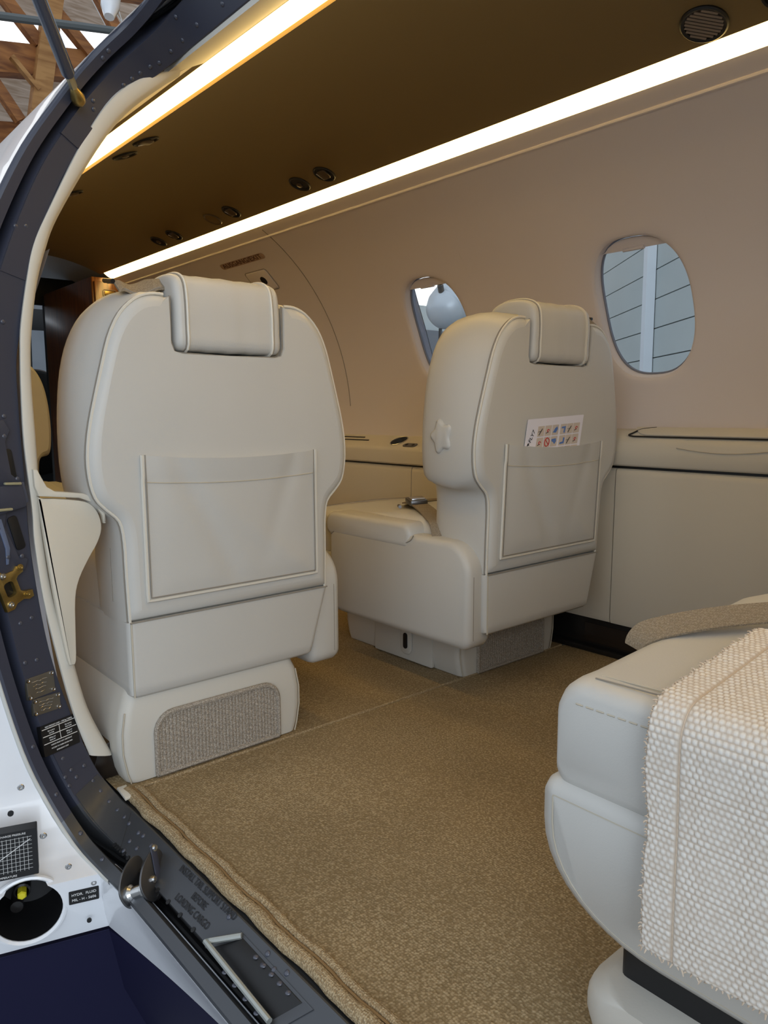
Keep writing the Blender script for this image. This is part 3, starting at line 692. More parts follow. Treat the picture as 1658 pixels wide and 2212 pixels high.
X3 = build_seat('cream leather seat in the right foreground turned to the door, blanket over it', (1.155, 0.270, 0), PI/2, -1, yo=-.30, ux=.0, lean=math.radians(12), clen=.78, base_h=.062, knob=False, belt='none', rear_pocket=False)
X4 = build_seat('amber lit seat far ahead seen in the gap beside the left seat', (0.70, 3.50, 0), PI, -1, ux=-.03, belt='none', knob=False)

# foreground seat: belt across the cushion
def W3(p): return (1.155-p[1], .270+p[0], p[2])
bl = []
pts = catmull([(.850, .5005, .396), (.857, .4965, .4085), (.870, .487, .4175), (.900, .462, .4265), (.940, .428, .4345), (.985, .388, .4400), (1.03, .345, .444), (1.06, .31, .447)], 6); rg = []
for k, p in enumerate(pts):
    tn = (pts[min(k+1, len(pts)-1)]-pts[max(k-1, 0)]).normalized(); nn = Vector((-.50, -.10+.5*max(0, 1-k/10), 1)); u = nn.cross(tn).normalized(); nn = tn.cross(u); nn = nn if nn.z > 0 else -nn
    wd_ = .020
    rg.append([p-u*wd_, p+u*wd_, p+u*wd_+nn*.003, p-u*wd_+nn*.003])
sb = tag(mesh('seat_belt', *loft(rg), M['belt'], angle=30), 'beige lap belt lying across the foreground cushion', 'seat belt')
Mb = frame_mat((1.022, .352, .4465), (.72, -.69, .05), (0, 0, 1))
mesh('stitched_fold', *slab(rrect(-.020, .03, -.021, .021, .003, 2), 0, .007, .002, flat_frame(Mb)), M['belt'], sb)
for k in range(3): mesh('stitching', *tube([Mb @ Vector((-.012+.009*k, -.017, .0075)), Mb @ Vector((-.012+.009*k, .017, .0075))], .0013, 5), M['seam'], sb)

# blanket over the foreground seat
bt = thing('blanket', 'cream coarse woven blanket draped over the foreground seat', 'blanket')
prof = catmull([(.90, .4400, 0), (.84, .4330, 0), (.78, .4240, 0), (.72, .4170, 0), (.692, .4140, 0), (.6745, .4060, 0), (.6635, .388, 0), (.6605, .36, 0), (.6590, .30, 0), (.6565, .25, 0), (.6560, .20, 0), (.6580, .158, 0)], 30)
L = [0.0]
for a, b in zip(prof[:-1], prof[1:]): L.append(L[-1]+(b-a).length)
tot = L[-1]; step = .0016; n = int(tot/step); path = []; k = 0
for i in range(n+1):
    d = tot*i/n
    while k < len(L)-2 and L[k+1] < d: k += 1
    path.append(prof[k].lerp(prof[k+1], (d-L[k])/max(1e-9, L[k+1]-L[k])))
m_ = int(.43/step); v = []; f = []; pit = .0062; knot = []
random.seed(5)
jag = [0.0]
for i in range(n+1): jag.append(jag[-1]*.9+random.uniform(-.0007, .0007))
for i in range(n+1):
    p = path[i]; tn = (path[min(i+1, n)]-path[max(i-1, 0)]).normalized(); nx_, nz_ = -tn.y, tn.x
    if nx_ > 0.2 or nz_ < -0.2: nx_, nz_ = -nx_, -nz_
    for j in range(m_+1):
        a = i*step; b = j*step
        row = int(a/pit); bb_ = b+(pit/2 if row % 2 else 0)
        kn = (.72+.28*((row*73+int(bb_/pit)*151+row*int(bb_/pit)*31) % 17)/16)*abs(math.sin(PI*a/pit))**.8*abs(math.sin(PI*bb_/pit))**.8; h = kn*.0017; knot.append(kn)
        if .030 < b < .034: h = -.0006; knot[-1] = .1
        y = .366-b-(.012*(1-i/n) if False else 0)+jag[i]*max(0, 1-b/.03)+.004*math.sin(i/n*5)
        wav = .003*math.sin(b*28+1)*max(0, (i/n-.55)/.45)
        v.append((p.x+nx_*(h+.001)-wav, y, p.y+nz_*(h+.001)))
for i in range(n):
    for j in range(m_): q = i*(m_+1)+j; f.append([q, q+1, q+m_+2, q+m_+1])
mw, nt_, b_ = new_mat('blanket wool'); b_.inputs['Roughness'].default_value = .95; b_.inputs['Specular IOR Level'].default_value = .1
at = nt_.nodes.new('ShaderNodeAttribute'); at.attribute_name = 'knot'; rp = nt_.nodes.new('ShaderNodeValToRGB'); e_ = rp.color_ramp.elements
e_[0].position = .15; e_[0].color = (.56, .47, .38, 1); e_[1].position = .75; e_[1].color = (.77, .73, .67, 1)
nt_.links.new(at.outputs['Fac'], rp.inputs['Fac']); nt_.links.new(rp.outputs['Color'], b_.inputs['Base Color'])
me_ = bpy.data.meshes.new('weave'); me_.from_pydata(v, [], f); ka = me_.attributes.new('knot', 'FLOAT', 'POINT'); ka.data.foreach_set('value', knot)
bo = link_mesh('weave', me_, mw, bt, angle=80); md = bo.modifiers.new('thick', 'SOLIDIFY'); md.thickness = .003; md.offset = 0
mb = MB(); random.seed(9)
for i in range(0, n+1, 2):
    q = Vector(v[i*(m_+1)]); e = q+Vector((random.uniform(-.002, .002), .0015+random.uniform(0, .004), random.uniform(-.002, .003) if i < n*.4 else random.uniform(-.003, .002)))
    mb.add(tube([q, (q+e)/2+Vector((0, 0, .001)), e], [.0013, .001, .0005], 4))
for j in range(0, m_, 3):
    q = Vector(v[n*(m_+1)+j]); e = q+Vector((random.uniform(-.003, .001), random.uniform(-.003, .003), -.002-random.uniform(0, .004)))
    mb.add(tube([q, e], [.0014, .0005], 4))
mb.build('fringe', M['fringe'], bt)['kind'] = 'stuff'
mesh('hem_stitch', *tube([Vector(v[i*(m_+1)+int(.032/step)])+Vector((-.0006, 0, .0004)) for i in range(0, n+1, 4)], .0013, 5), M['fringe'], bt)

# safety card in the pocket of the right seat
_, T2, U2 = X2
Ms = Matrix.Translation((1.585, 1.312, 0))
card = thing('safety_card', 'white printed safety card sticking out of the right seat pocket', 'card')
def S2(x, z, d=0.0): return Ms @ Vector(T2((x, -.0115-d, z)))
o0 = S2(-.125, .612); xa_ = S2(.095, .622)-o0; za_ = S2(-.125+.012, .72)-o0
ex_ = xa_.normalized(); ey_ = Vector((0.10, 0, 1)).normalized(); nn_ = ex_.cross(ey_)
Mc = Matrix(((ex_.x, ey_.x, nn_.x, o0.x), (ex_.y, ey_.y, nn_.y, o0.y), (ex_.z, ey_.z, nn_.z, o0.z), (0, 0, 0, 1)))
Mc = Mc @ Matrix.Rotation(math.radians(4.0), 4, 'X')
cw, ch = .222, .066
FRc = flat_frame(Mc)
mesh('paper', *slab(rrect(0, cw, -.07, ch, .002, 2), 0, .0008, 0, FRc), M['paper'], card)
mesh('lettering', *text_vf('FLY7', .015, Mc @ Matrix.Translation((.022, .024, .0008)) @ Matrix.Rotation(math.radians(66), 4, 'Z'), shear=.1), M['print_k'], card, smooth=False)
mesh('emblem', *slab([(.008, .002), (.017, .004), (.013, .007), (.018, .010), (.010, .008)], .0008, .0014, 0, FRc), M['print_k'], card, smooth=False)
xs = [.042, .070, .098, .131, .158, .184]; ws = [.025, .025, .025, .025, .024, .026]
for r_ in range(3):
    for q, (x0, w_) in enumerate(zip(xs, ws)):
        y0 = .022-.028*r_
        mesh('pictogram', *slab(rrect(x0, x0+w_, y0, y0+.025, .001, 1), .0008, .0013, 0, FRc), M['sand'], card, smooth=False)
        cx_, cy_ = x0+w_/2, y0+.0125
        if r_ > 1: continue
        k = q+6*r_
        if k in (2, 3, 8, 9):
            sh_ = {2: [(-.009, -.006), (.003, -.007), (.009, .002), (.006, .008), (-.002, .004)], 3: [(-.008, .006), (.008, .007), (.006, -.010), (.001, -.009), (.002, .002), (-.008, .002)], 8: [(-.010, .006), (.006, .007), (.009, .0), (.003, -.007), (-.003, -.002), (-.010, .001)], 9: [(-.009, -.009), (.008, -.008), (.009, .006), (.003, .007), (.003, -.003), (-.009, -.005)]}[k]
            mesh('drawing', *slab([(cx_+a, cy_+b) for a, b in sh_], .0013, .0018, 0, FRc), M['blue'], card, smooth=False)
        elif k == 7:
            mesh('drawing', *tube([Mc @ Vector((cx_+.009*math.cos(a), cy_+.010*math.sin(a), .0015)) for a in [2*PI*i/20 for i in range(20)]], .0013, 5, closed=True), M['red'], card)
            mesh('drawing', *tube([Mc @ Vector((cx_-.006, cy_+.006, .0015)), Mc @ Vector((cx_+.006, cy_-.006, .0015))], .0012, 5), M['red'], card)
        elif k in (5, 11, 6, 1):
            mesh('drawing', *tube([Mc @ Vector((cx_+.004*math.cos(a), cy_+.003*math.sin(a), .0015)) for a in [5*i/8 for i in range(9)]], .0011, 5), M['red'], card)
            mesh('drawing', *tube([Mc @ Vector((cx_-.008, cy_-.006, .0014)), Mc @ Vector((cx_+.002, cy_-.003, .0014))], .0008, 5), M['print_k'], card)
        else:
            mesh('drawing', *tube([Mc @ Vector((cx_-.007, cy_-.009, .0014)), Mc @ Vector((cx_+.004, cy_+.006, .0014))], .0010, 5), M['print_k'], card)
            mesh('drawing', *tube([Mc @ Vector((cx_-.010, cy_-.001, .0014)), Mc @ Vector((cx_+.003, cy_+.001, .0014))], .0008, 5), M['alu'], card)

# ------------------------------------------------------------------ cargo door frame
ST = [((.655, 0.0, 1.315), (.60, 0.0, 1.425)), ((.655, .6, 1.315), (.60, .6, 1.425)), ((.655, 1.15, 1.315), (.60, 1.08, 1.42)), ((.65, 1.33, 1.308), (.575, 1.28, 1.37)),
      ((.60, 1.37, 1.262), (.506, 1.33, 1.29)), ((.524, 1.37, 1.17), (.443, 1.33, 1.205)), ((.463, 1.37, 1.068), (.375, 1.33, 1.10)), ((.41, 1.37, .925), (.305, 1.33, .95)),
      ((.375, 1.37, .807), (.27, 1.33, .82)), ((.37, 1.37, .708), (.26, 1.33, .70)), ((.372, 1.37, .58), (.262, 1.33, .56)), ((.374, 1.37, .455), (.268, 1.33, .42)),
      ((.392, 1.37, .283), (.29, 1.325, .27)), ((.425, 1.37, .145), (.318, 1.315, .13)), ((.452, 1.355, .055), (.345, 1.295, .04)), ((.472, 1.33, .012), (.372, 1.25, -.03)),
      ((.478, 1.28, 0), (.390, 1.18, -.055)), ((.478, 1.2, 0), (.398, 1.1, -.06)), ((.478, .9, 0), (.40, .85, -.06)), ((.478, .5, 0), (.40, .5, -.06)), ((.478, 0, 0), (.40, 0, -.06))]
SUB = 6
SI = catmull([a for a, b in ST], SUB); SO = catmull([b for a, b in ST], SUB)
SN = []
for k in range(len(SI)):
    tn = (SI[min(k+1, len(SI)-1)]-SI[max(k-1, 0)]).normalized(); c = SO[k]-SI[k]; nn = tn.cross(c).normalized()
    mid = (SI[k]+SO[k])/2; toc = Vector((0.15, .4, .7))-mid
    SN.append(nn if nn.dot(toc) > 0 else -nn)
def J(i, u, h=0.0):
    x = min(max(i*SUB, 0), len(SI)-1.001); k = int(x); f_ = x-k
    a = SI[k].lerp(SI[k+1], f_); b = SO[k].lerp(SO[k+1], f_); nn = SN[k].lerp(SN[k+1], f_).normalized()
    return a.lerp(b, u)+nn*h
def JM(i, u, h=0.0):     # local x across the frame from outside to inside, local z out of the frame
    x = min(max(i*SUB, 0), len(SI)-1.001); k = int(x)
    return frame_mat(J(i, u, h), SI[k]-SO[k], SN[k])
door = thing('door_1', 'dark blue painted cargo door frame with rivets', 'door frame', kind='structure')
def band(us, name, m):
    rg = [[SI[k].lerp(SO[k], u)+SN[k]*h for u, h in us] for k in range(len(SI))]
    v, f = loft(rg, closed=False, cap0=False, cap1=False)
    return mesh(name, v, f, m, door, angle=30)
NS = 14*SUB
def band2(us, name, m, k0, k1):
    rg = [[SI[k].lerp(SO[k], u)+SN[k]*h for u, h in us] for k in range(k0, k1+1)]
    return mesh(name, *loft(rg, closed=False, cap0=False, cap1=False), m, door, angle=30)
KE = len(SI)-1; KS = int(14.6*SUB)
face = [(-.02, -.03), (0, -.014), (.03, -.002), (.05, 0), (.58, 0), (.60, -.004), (.605, -.034)]
chan = [(.605, -.034), (.62, -.036), (.755, -.036), (.77, -.034)]
lip = [(.77, -.034), (.775, .004), (.79, .007), (.95, .007), (.985, .004), (1.0, -.002)]
band2(face, 'jamb', M['frame'], 0, KS); band2(face, 'sill', M['sillm'], KS, KE)
band2(chan, 'seal_channel', M['rubber'], 0, KE)
band2(lip, 'lip', M['frame'], 0, KS); band2(lip, 'sill_lip', M['sillm'], KS, KE)
band2([(.985, .004), (1.0, .004), (1.02, .001), (1.02, -.006)], 'sealant_bead', mat('sealant', (0.55, 0.55, 0.52), 0.6), int(12*SUB), int(16.6*SUB))
band2([(.66, -.034), (.685, -.022), (.71, -.034)], 'door_seal', M['rubber'], 0, KE)
# rivets
rivs = [(3.2, .18), (3.4, .22), (3.65, .24), (3.85, .26), (4.05, .28), (4.6, .48), (4.7, .38), (5.05, .55), (5.2, .55), (5.15, .42), (3.8, .88), (3.95, .86), (6.6, .56), (6.55, .42), (7.7, .34), (9.1, .28), (11.6, .42), (11.6, .22), (13.5, .46), (13.8, .42), (13.9, .2), (14.0, .4), (13.85, .56), (14.35, .2), (14.05, .57), (14.75, .2), (15.25, .2), (15.75, .2), (16.2, .2), (16.6, .22), (16.95, .22), (17.05, .2), (16.8, .4), (17.0, .4), (16.7, .56), (18.02, .14),
        (2.0, .2), (2.3, .22), (2.6, .2), (2.9, .2), (2.2, .5), (2.6, .5), (12.02, .5), (12.05, .3), (18.30, .12), (18.36, .20), (18.42, .12), (18.30, .26), (17.2, .22), (16.0, .85), (15.0, .85), (13.0, .85), (14.0, .85)]
rv = None; dome = revolve([(.0042, 0), (.0040, .0009), (.0030, .0018), (.0014, .0023), (.0001, .0024)], (0, 0, 0), (0, 0, 1), 10)
for i, u in rivs:
    M4 = JM(i, u)
    hgt = .007 if u > .78 else 0
    if rv is None: rv = mesh('rivet', *dome, M['rivet'], door); o = rv
    else: o = dup(rv, door)
    o.matrix_local = M4 @ Matrix.Translation((0, 0, hgt))
# sheet joints and doubler plates on the jamb
def plate_on(i0, i1, u0, u1, h0, h1, name, m, parent=door, r=.12, n=10):
    v = []; f = []
    def edge_h(a, b): return 1
    na, nb_ = n, 6
    top = [[J(i0+(i1-i0)*a/na, u0+(u1-u0)*b/nb_, h1) for b in range(nb_+1)] for a in range(na+1)]
    bot = [[J(i0+(i1-i0)*a/na, u0+(u1-u0)*b/nb_, h0) for b in range(nb_+1)] for a in range(na+1)]
    for g in (top, bot):
        for row in g: v += row
    N = (na+1)*(nb_+1); W_ = nb_+1
    for a in range(na):
        for b in range(nb_):
            q = a*W_+b; f.append([q, q+1, q+W_+1, q+W_]); f.append([N+q, N+q+W_, N+q+W_+1, N+q+1])
    bd = [(a, 0) for a in range(na+1)]+[(na, b) for b in range(1, nb_+1)]+[(a, nb_) for a in range(na-1, -1, -1)]+[(0, b) for b in range(nb_-1, 0, -1)]
    for (a, b), (c, d) in zip(bd, bd[1:]+bd[:1]): f.append([a*W_+b, c*W_+d, N+c*W_+d, N+a*W_+b])
    return mesh(name, v, f, m, parent, angle=30)
plate_on(4.95, 5.35, .20, .60, -.001, .0035, 'doubler_plate', M['frame'])
plate_on(5.35, 7.1, .18, .57, -.001, .0015, 'doubler_plate', M['frame'])
plate_on(13.15, 13.75, .05, .57, -.001, .0012, 'doubler_plate', M['frame'])
plate_on(14.3, 16.55, .08, .56, -.001, .0010, 'doubler_plate', M['sillm'])
# perforated strip in the sill channel
for k in range(16):
    M4 = JM(16.2+k*.135, .585, .0005)
    o = mesh('strip_hole', *xf(revolve([(.004, 0), (.004, .0008), (.0001, .0009)], (0, 0, 0), (0, 0, 1), 8), M4), M['black'], door)
# latch castings and hooks on the jamb
def outline_on(i, u, pts, h0, h1, name, m, parent, bev=.0012, rot=0.0):
    M4 = JM(i, u) @ Matrix.Rotation(rot, 4, 'Z')
    return mesh(name, *slab(pts, h0, h1, bev, flat_frame(M4)), m, parent)
lt = thing('door_latch', 'dark blue latch casting on the frame beside the left seat', 'latch')
outline_on(9.60, .50, [(-.05, -.055), (.030, -.055), (.036, -.045), (.022, -.030), (.022, .025), (.034, .042), (.026, .060), (-.05, .060)], -.001, .008, 'body', M['frame'], lt)
outline_on(9.70, .26, rrect(-.007, .007, -.045, .025, .006, 4), .0003, .0035, 'recess', M['black'], lt)
outline_on(10.10, .40, rrect(-.05, .030, -.022, .022, .004, 3), -.001, .014, 'housing', M['frame'], lt)
outline_on(10.10, .12, rrect(-.005, .005, -.018, .018, .002, 3), .0, .008, 'side_rib', mat('rib paint', (.07, .08, .12), .35), lt)
for du, di in ((.33, 9.93), (.50, 10.22)): outline_on(di, du, rrect(-.015, .015, -.0022, .0022, .0018, 3), .013, .019, 'pin', mat('pin', (.42, .40, .26), .4, metal=.4), lt, rot=-.22)
outline_on(10.62, .52, [(-.05, -.065), (.024, -.063), (.034, -.048), (.020, -.036), (.012, .02), (.022, .040), (.044, .050), (.044, .062), (-.05, .062)], -.001, .007, 'body', M['frame'], lt)
outline_on(10.62, .26, rrect(-.008, .010, -.030, .030, .006, 4), .0002, .003, 'recess', M['black'], lt)
outline_on(10.66, .46, [(-.005, -.010), (-.012, -.036), (-.008, -.037), (.003, -.012), (.004, .040), (-.005, .041)], .006, .009, 'lever', mat('lever', (0.12, 0.15, 0.24), 0.35), lt)
for i, u in ((9.35, .34), (9.90, .20), (10.85, .46), (10.92, .24), (10.45, .55)):
    o = dup(rv, lt); o.matrix_local = JM(i, u, .007)
hk = thing('hook_fitting', 'brass coloured steel hook fitting bolted to the frame', 'fitting')
gp = [(-.040, -.050), (-.022, -.052), (-.010, -.042), (.012, -.040), (.022, -.048), (.034, -.042), (.036, -.026), (.018, -.022), (.012, -.016), (.012, .016), (.018, .022), (.042, .030), (.040, .048), (.026, .050), (.012, .042), (-.008, .044), (-.020, .054), (-.040, .052)]
gp = [(x*.68, y*.66) for x, y in gp]
hb = outline_on(11.2, .44, [(x, -y) for x, y in gp][::-1], -.001, .009, 'plate', M['gold'], hk)
cut(hb, slab(rrect(-.018, .000, -.013, .013, .006, 4), -.01, .04, 0, flat_frame(JM(11.2, .44))))
outline_on(11.2, .44, rrect(-.019, .001, -.014, .014, .006, 4), -.0008, .0006, 'opening', M['black'], hk)
for x, y, m in ((-.026, -.038, 'steel'), (-.020, .040, 'steel'), (.024, -.034, 'gold'), (.030, .040, 'gold')):
    mesh('bolt', *xf(revolve([(.0060, 0), (.0060, .0015), (.0038, .0017), (.0034, .0045), (.0014, .005), (.0001, .004)], (0, 0, 0), (0, 0, 1), 12), JM(11.2, .44, .009) @ Matrix.Translation((x*.68, y*.66, 0))), M[m], hk)
# data plates and freight placard
def four(i_u):     # matrix from three corners (bottom-left, bottom-right, top-left) on the frame
    a, b, c = [J(*p) for p in i_u]; return frame_mat(a, b-a, (b-a).cross(c-a)), (b-a).length, (c-a).length
for k, (cor, lab) in enumerate(((((12.45, .64), (12.5, .16), (12.2, .62)), 'upper of two small riveted metal data plates'), (((12.66, .64), (12.75, .18), (12.46, .62)), 'lower of two small riveted metal data plates'))):
    M4, w_, h_ = four(cor)
    if M4.col[2].xyz.dot(JM(12.4, .4).col[2].xyz) < 0: M4 = M4 @ Matrix.Scale(-1, 4, (0, 0, 1))
    dp = thing('data_plate', lab, 'plate', group='riveted data plates')
    mesh('plate', *slab(rrect(0, w_, 0, h_, .002, 2), -.004, .0025, .0005, flat_frame(M4)), M['alu'], dp)
    for x, y in ((.004, .004), (w_-.004, .004), (.004, h_-.004), (w_-.004, h_-.004)):
        mesh('screw', *xf(revolve([(.0046, 0), (.004, .0016), (.0018, .0018), (.0010, .0008)], (0, 0, 0), (0, 0, 1), 10), M4 @ Matrix.Translation((x, y, .0025))), M['steel'], dp)
    random.seed(20+k)
    for r_ in range(4):
        mesh('engraving', *tube([M4 @ Vector((w_*(.18+.03*r_+.07*q), h_*(.75-.17*r_)+random.uniform(-.0012, .0012), .0027)) for q in range(9-r_)], .0005, 4), M['steel'], dp)
fp = thing('freight_placard', 'black placard with white freight load limits', 'placard')
M4, w_, h_ = four(((13.28, .72), (13.42, .10), (12.82, .72)))
if M4.col[2].xyz.dot(JM(13.1, .4).col[2].xyz) < 0: M4 = M4 @ Matrix.Scale(-1, 4, (0, 0, 1))
mesh('plate', *slab(rrect(0, w_, 0, h_, .001, 1), -.006, .0030, 0, flat_frame(M4)), M['black'], fp)
def line2(M4, x0, y0, x1, y1, t_, m, parent, z=.0031):
    d = Vector((x1-x0, y1-y0)).normalized(); q = Vector((-d.y, d.x))*t_/2
    return mesh('rule', [M4 @ Vector((x, y, z)) for x, y in ((x0-q.x, y0-q.y), (x1-q.x, y1-q.y), (x1+q.x, y1+q.y), (x0+q.x, y0+q.y))], [[0, 1, 2, 3]], m, parent, smooth=False)
rows = [(.925, 'MAX FREIGHT LOAD - 1500 kg / 3300 lb', .5, .0068), (.775, 'Max Load on', .27, .0062), (.70, 'Seat Rails', .27, .0062), (.775, 'Max Load on', .75, .0062), (.70, 'Floor Panels', .75, .0062), (.545, '1000 kg / m\u00b2', .27, .0062), (.465, '205 lb / ft\u00b2', .27, .0062), (.545, '600 kg / m\u00b2', .75, .0062), (.465, '125 lb / ft\u00b2', .75, .0062), (.30, 'CARGO MUST NOT OBSTRUCT', .5, .0064), (.19, 'ACCESS TO CABIN DOOR AND', .5, .0064), (.08, 'EMERGENCY EXIT', .5, .0064)]
mb = MB()
for yy, tx, xx, sz in rows: mb.add(text_vf(tx, sz*h_/.105, M4 @ Matrix.Translation((w_*xx, h_*yy, .0032)) @ Matrix.Diagonal((min(1, .92*w_/(len(tx)*sz*.52*h_/.105)) if xx == .5 else .9, 1, 1, 1)), lift=.0002))
mb.build('lettering', M['print_w'], fp, smooth=False)
for yy in (.865, .63, .39): line2(M4, w_*.03, h_*yy, w_*.97, h_*yy, .0012, M['print_w'], fp)
line2(M4, w_*.5, h_*.865, w_*.5, h_*.39, .0012, M['print_w'], fp)
# lettering on the sill
Mt = frame_mat(J(17.80, .235, .0006), J(18.05, .16)-J(17.62, .20), JM(17.8, .25).col[2].xyz)
mb = MB()
for k, (tx, dy) in enumerate((('INSTALL TAIL SUPPORT STAND', .0), ('BEFORE', -.016), ('LOADING CARGO', -.032))):
    mb.add(text_vf(tx, .0150, Mt @ Matrix.Translation((0, dy+.012, 0)) @ Matrix.Diagonal((.78, 1, 1, 1))))
tag(mb.build('sill_lettering', M['print_k'], smooth=False), 'dark stencilled tail support warning on the door sill', 'lettering')
# roller bracket on the sill
br = thing('roller_bracket', 'black steel roller bracket bolted across the door sill', 'bracket')
Mr = JM(17.25, .62, -.012)            # x: across towards the cabin, y along
lobe = catmull([(-.030, -.018, 0), (-.034, 0, 0), (-.024, .018, 0), (.0, .024, 0), (.03, .018, 0), (.046, .004, 0), (.044, -.010, 0), (.02, -.022, 0), (-.01, -.026, 0)], 5, closed=True)
lobe = [(p.x, p.y) for p in lobe]
ydir = 1 if (Mr.col[1].xyz).y < 0 else -1     # towards the camera along the sill
for d0, nm in ((-.020, 'cheek'), (.020, 'cheek')):
    mesh(nm, *slab([(a, b+.022) for a, b in lobe], d0-.002, d0+.002, .001, lambda a, b, d: Mr @ Vector((a-.005, ydir*d, b))), M['dsteel'], br)
ce = Mr @ Vector((-.022, 0, .022)); axr = Mr.col[1].xyz
mesh('roller', *revolve([(.006, -.019), (.013, -.019), (.013, -.012), (.009, -.008), (.009, .008), (.013, .012), (.013, .019), (.006, .019)], ce, axr, 18), M['steel'], br)
mesh('base_plate', *slab(rrect(-.03, .05, -.028, .028, .010, 4), -.004, .004, .001, flat_frame(Mr)), M['blackgl'], br)
mesh('link_plate', *slab(rrect(-.030, .030, -.007, .007, .0068, 4), .0225, .0245, .0006, lambda a, b, d: Mr @ Vector((.016+a*.75-b*.6, ydir*d, .022+a*.6+b*.75))), M['frame'], br)
for x, z in ((-.008, .020), (.036, .036), (.0, .004)):
    mesh('bolt', *revolve([(.006, 0), (.006, .003), (.0038, .0032), (.0038, .006), (.0001, .0064)], Mr @ Vector((x, ydir*.022, z)), axr*ydir, 8), M['steel'], br)
# step recess in the sill
rc = thing('sill_recess', 'rectangular tie-down recess let into the door sill with raised edge', 'recess')
A_, B_, C_, D_ = (J(17.98, .55), J(18.14, .19), J(18.55, .22), J(18.46, .62))
nrm = JM(18.1, .4).col[2].xyz; cen = (A_+B_+C_+D_)/4
def pr(p, h): return p+nrm*h
ins_ = lambda p, k: cen.lerp(p, k)
mesh('frame_plate', *loft([[pr(ins_(p, 1.16), -.001) for p in (A_, B_, C_, D_)], [pr(ins_(p, 1.15), .0015) for p in (A_, B_, C_, D_)], [pr(ins_(p, .95), .0015) for p in (A_, B_, C_, D_)], [pr(ins_(p, .93), .0005) for p in (A_, B_, C_, D_)]]), M['sillm'], rc)
mesh('well', *loft([[pr(ins_(p, .94), .0012) for p in (A_, B_, C_, D_)], [pr(ins_(p, .90), .0018) for p in (A_, B_, C_, D_)]]), M['black'], rc)
mesh('raised_edge', *tube([pr(B_, .002), pr(A_.lerp(B_, .12), .012), pr(A_, .014), pr(A_.lerp(D_, .15), .014), pr(D_, .008)], .0042, 8), mat('bare metal edge', (.40, .42, .40), .35, metal=.5), rc)
for k in range(5):
    o = dup(rv, rc); o.matrix_local = frame_mat(pr(B_.lerp(C_, .25+.17*k).lerp(cen, .25), .002), (1, 0, 0), nrm)
    o = dup(rv, rc); o.matrix_local = frame_mat(pr(A_.lerp(D_, .35+.17*k)+(A_-B_)*.18, .001), (1, 0, 0), nrm)

# cream door surround
def sweep2(a, b, bul, name, m, th=.006):
    A = catmull(a, 5); B = catmull(b, 5); rg = []
    for p, q in zip(A, B):
        d = q-p; nn = Vector((-.35, -1, .1)).normalized()
        rg.append([p-nn*th, p, p.lerp(q, .12)+nn*bul*.7, p.lerp(q, .35)+nn*bul, p.lerp(q, .7)+nn*bul, p.lerp(q, .93)+nn*bul*.5, q, q-nn*th*3])
    return mesh(name, *loft(rg), m, angle=50)
to = [(.668, 1.362, 1.318), (.600, 1.362, 1.285), (.547, 1.362, 1.239), (.495, 1.362, 1.161), (.431, 1.362, 1.036), (.403, 1.362, .976), (.389, 1.362, .919), (.375, 1.362, .845), (.371, 1.362, .80), (.368, 1.362, .737), (.367, 1.362, .645), (.373, 1.362, .535), (.373, 1.362, .478), (.381, 1.362, .377), (.397, 1.362, .272), (.418, 1.362, .162), (.444, 1.362, .069)]
ti = [(.684, 1.368, 1.322), (.647, 1.368, 1.293), (.576, 1.368, 1.229), (.520, 1.368, 1.155), (.448, 1.368, 1.034), (.423, 1.368, .974), (.406, 1.368, .916), (.394, 1.368, .847), (.389, 1.368, .801), (.387, 1.368, .738), (.388, 1.368, .644), (.388, 1.368, .534), (.390, 1.368, .475), (.400, 1.368, .373), (.424, 1.368, .265), (.448, 1.368, .152), (.487, 1.368, .053)]
o = sweep2(to, ti, .006, 'trim_2', M['trim']); struct(o, 'cream curved liner trim framing the cargo door opening', 'trim')
hd = MB(); hd.add(loft([[(x, y, z) for x, z in ((.655, 1.310), (.672, 1.318), (.735, 1.352), (.737, 1.362), (.655, 1.330))] for y in (Y0, 1.375)]))
struct(hd.build('trim_3', M['trim']), 'greyish header trim above the cargo door beside the light strip', 'trim')
# end of the left side ledge
le = thing('ledge_end', 'cream end panel of the left side ledge beside the door trim', 'ledge')
eo = [(.384, .545), (.391, .553), (.450, .545), (.472, .535), (.484, .515), (.487, .490), (.478, .465), (.462, .440), (.443, .405), (.434, .370), (.431, .31), (.4285, .256), (.421, .250), (.414, .258), (.404, .33), (.393, .43)]
eo = [(p.x, p.y) for p in catmull([(a, b, 0) for a, b in eo], 3, closed=True)]
mesh('end_panel', *slab(eo, 1.352, 1.366, .003, lambda a, b, d: (a, d, b)), M['panel'], le)
co = [(.3835, .603), (.3765, .604), (.377, .575), (.383, .5575), (.45, .5495), (.474, .539), (.489, .515), (.4915, .50), (.4945, .50), (.494, .522), (.482, .545), (.458, .557), (.41, .564), (.397, .573), (.389, .590)]
mesh('ledge_cap', *slab(co, 1.350, 1.372, .002, lambda a, b, d: (a, d, b)), M['panel'], le)
tag(mesh('floor_bracket', *slab([(.450, .0), (.56, .0), (.56, .075), (.515, .085), (.470, .062)], 1.385, 1.45, .003, lambda a, b, d: (a, d, b)), M['brown']), 'dark brown kick panel on the floor at the door corner', 'kick panel')

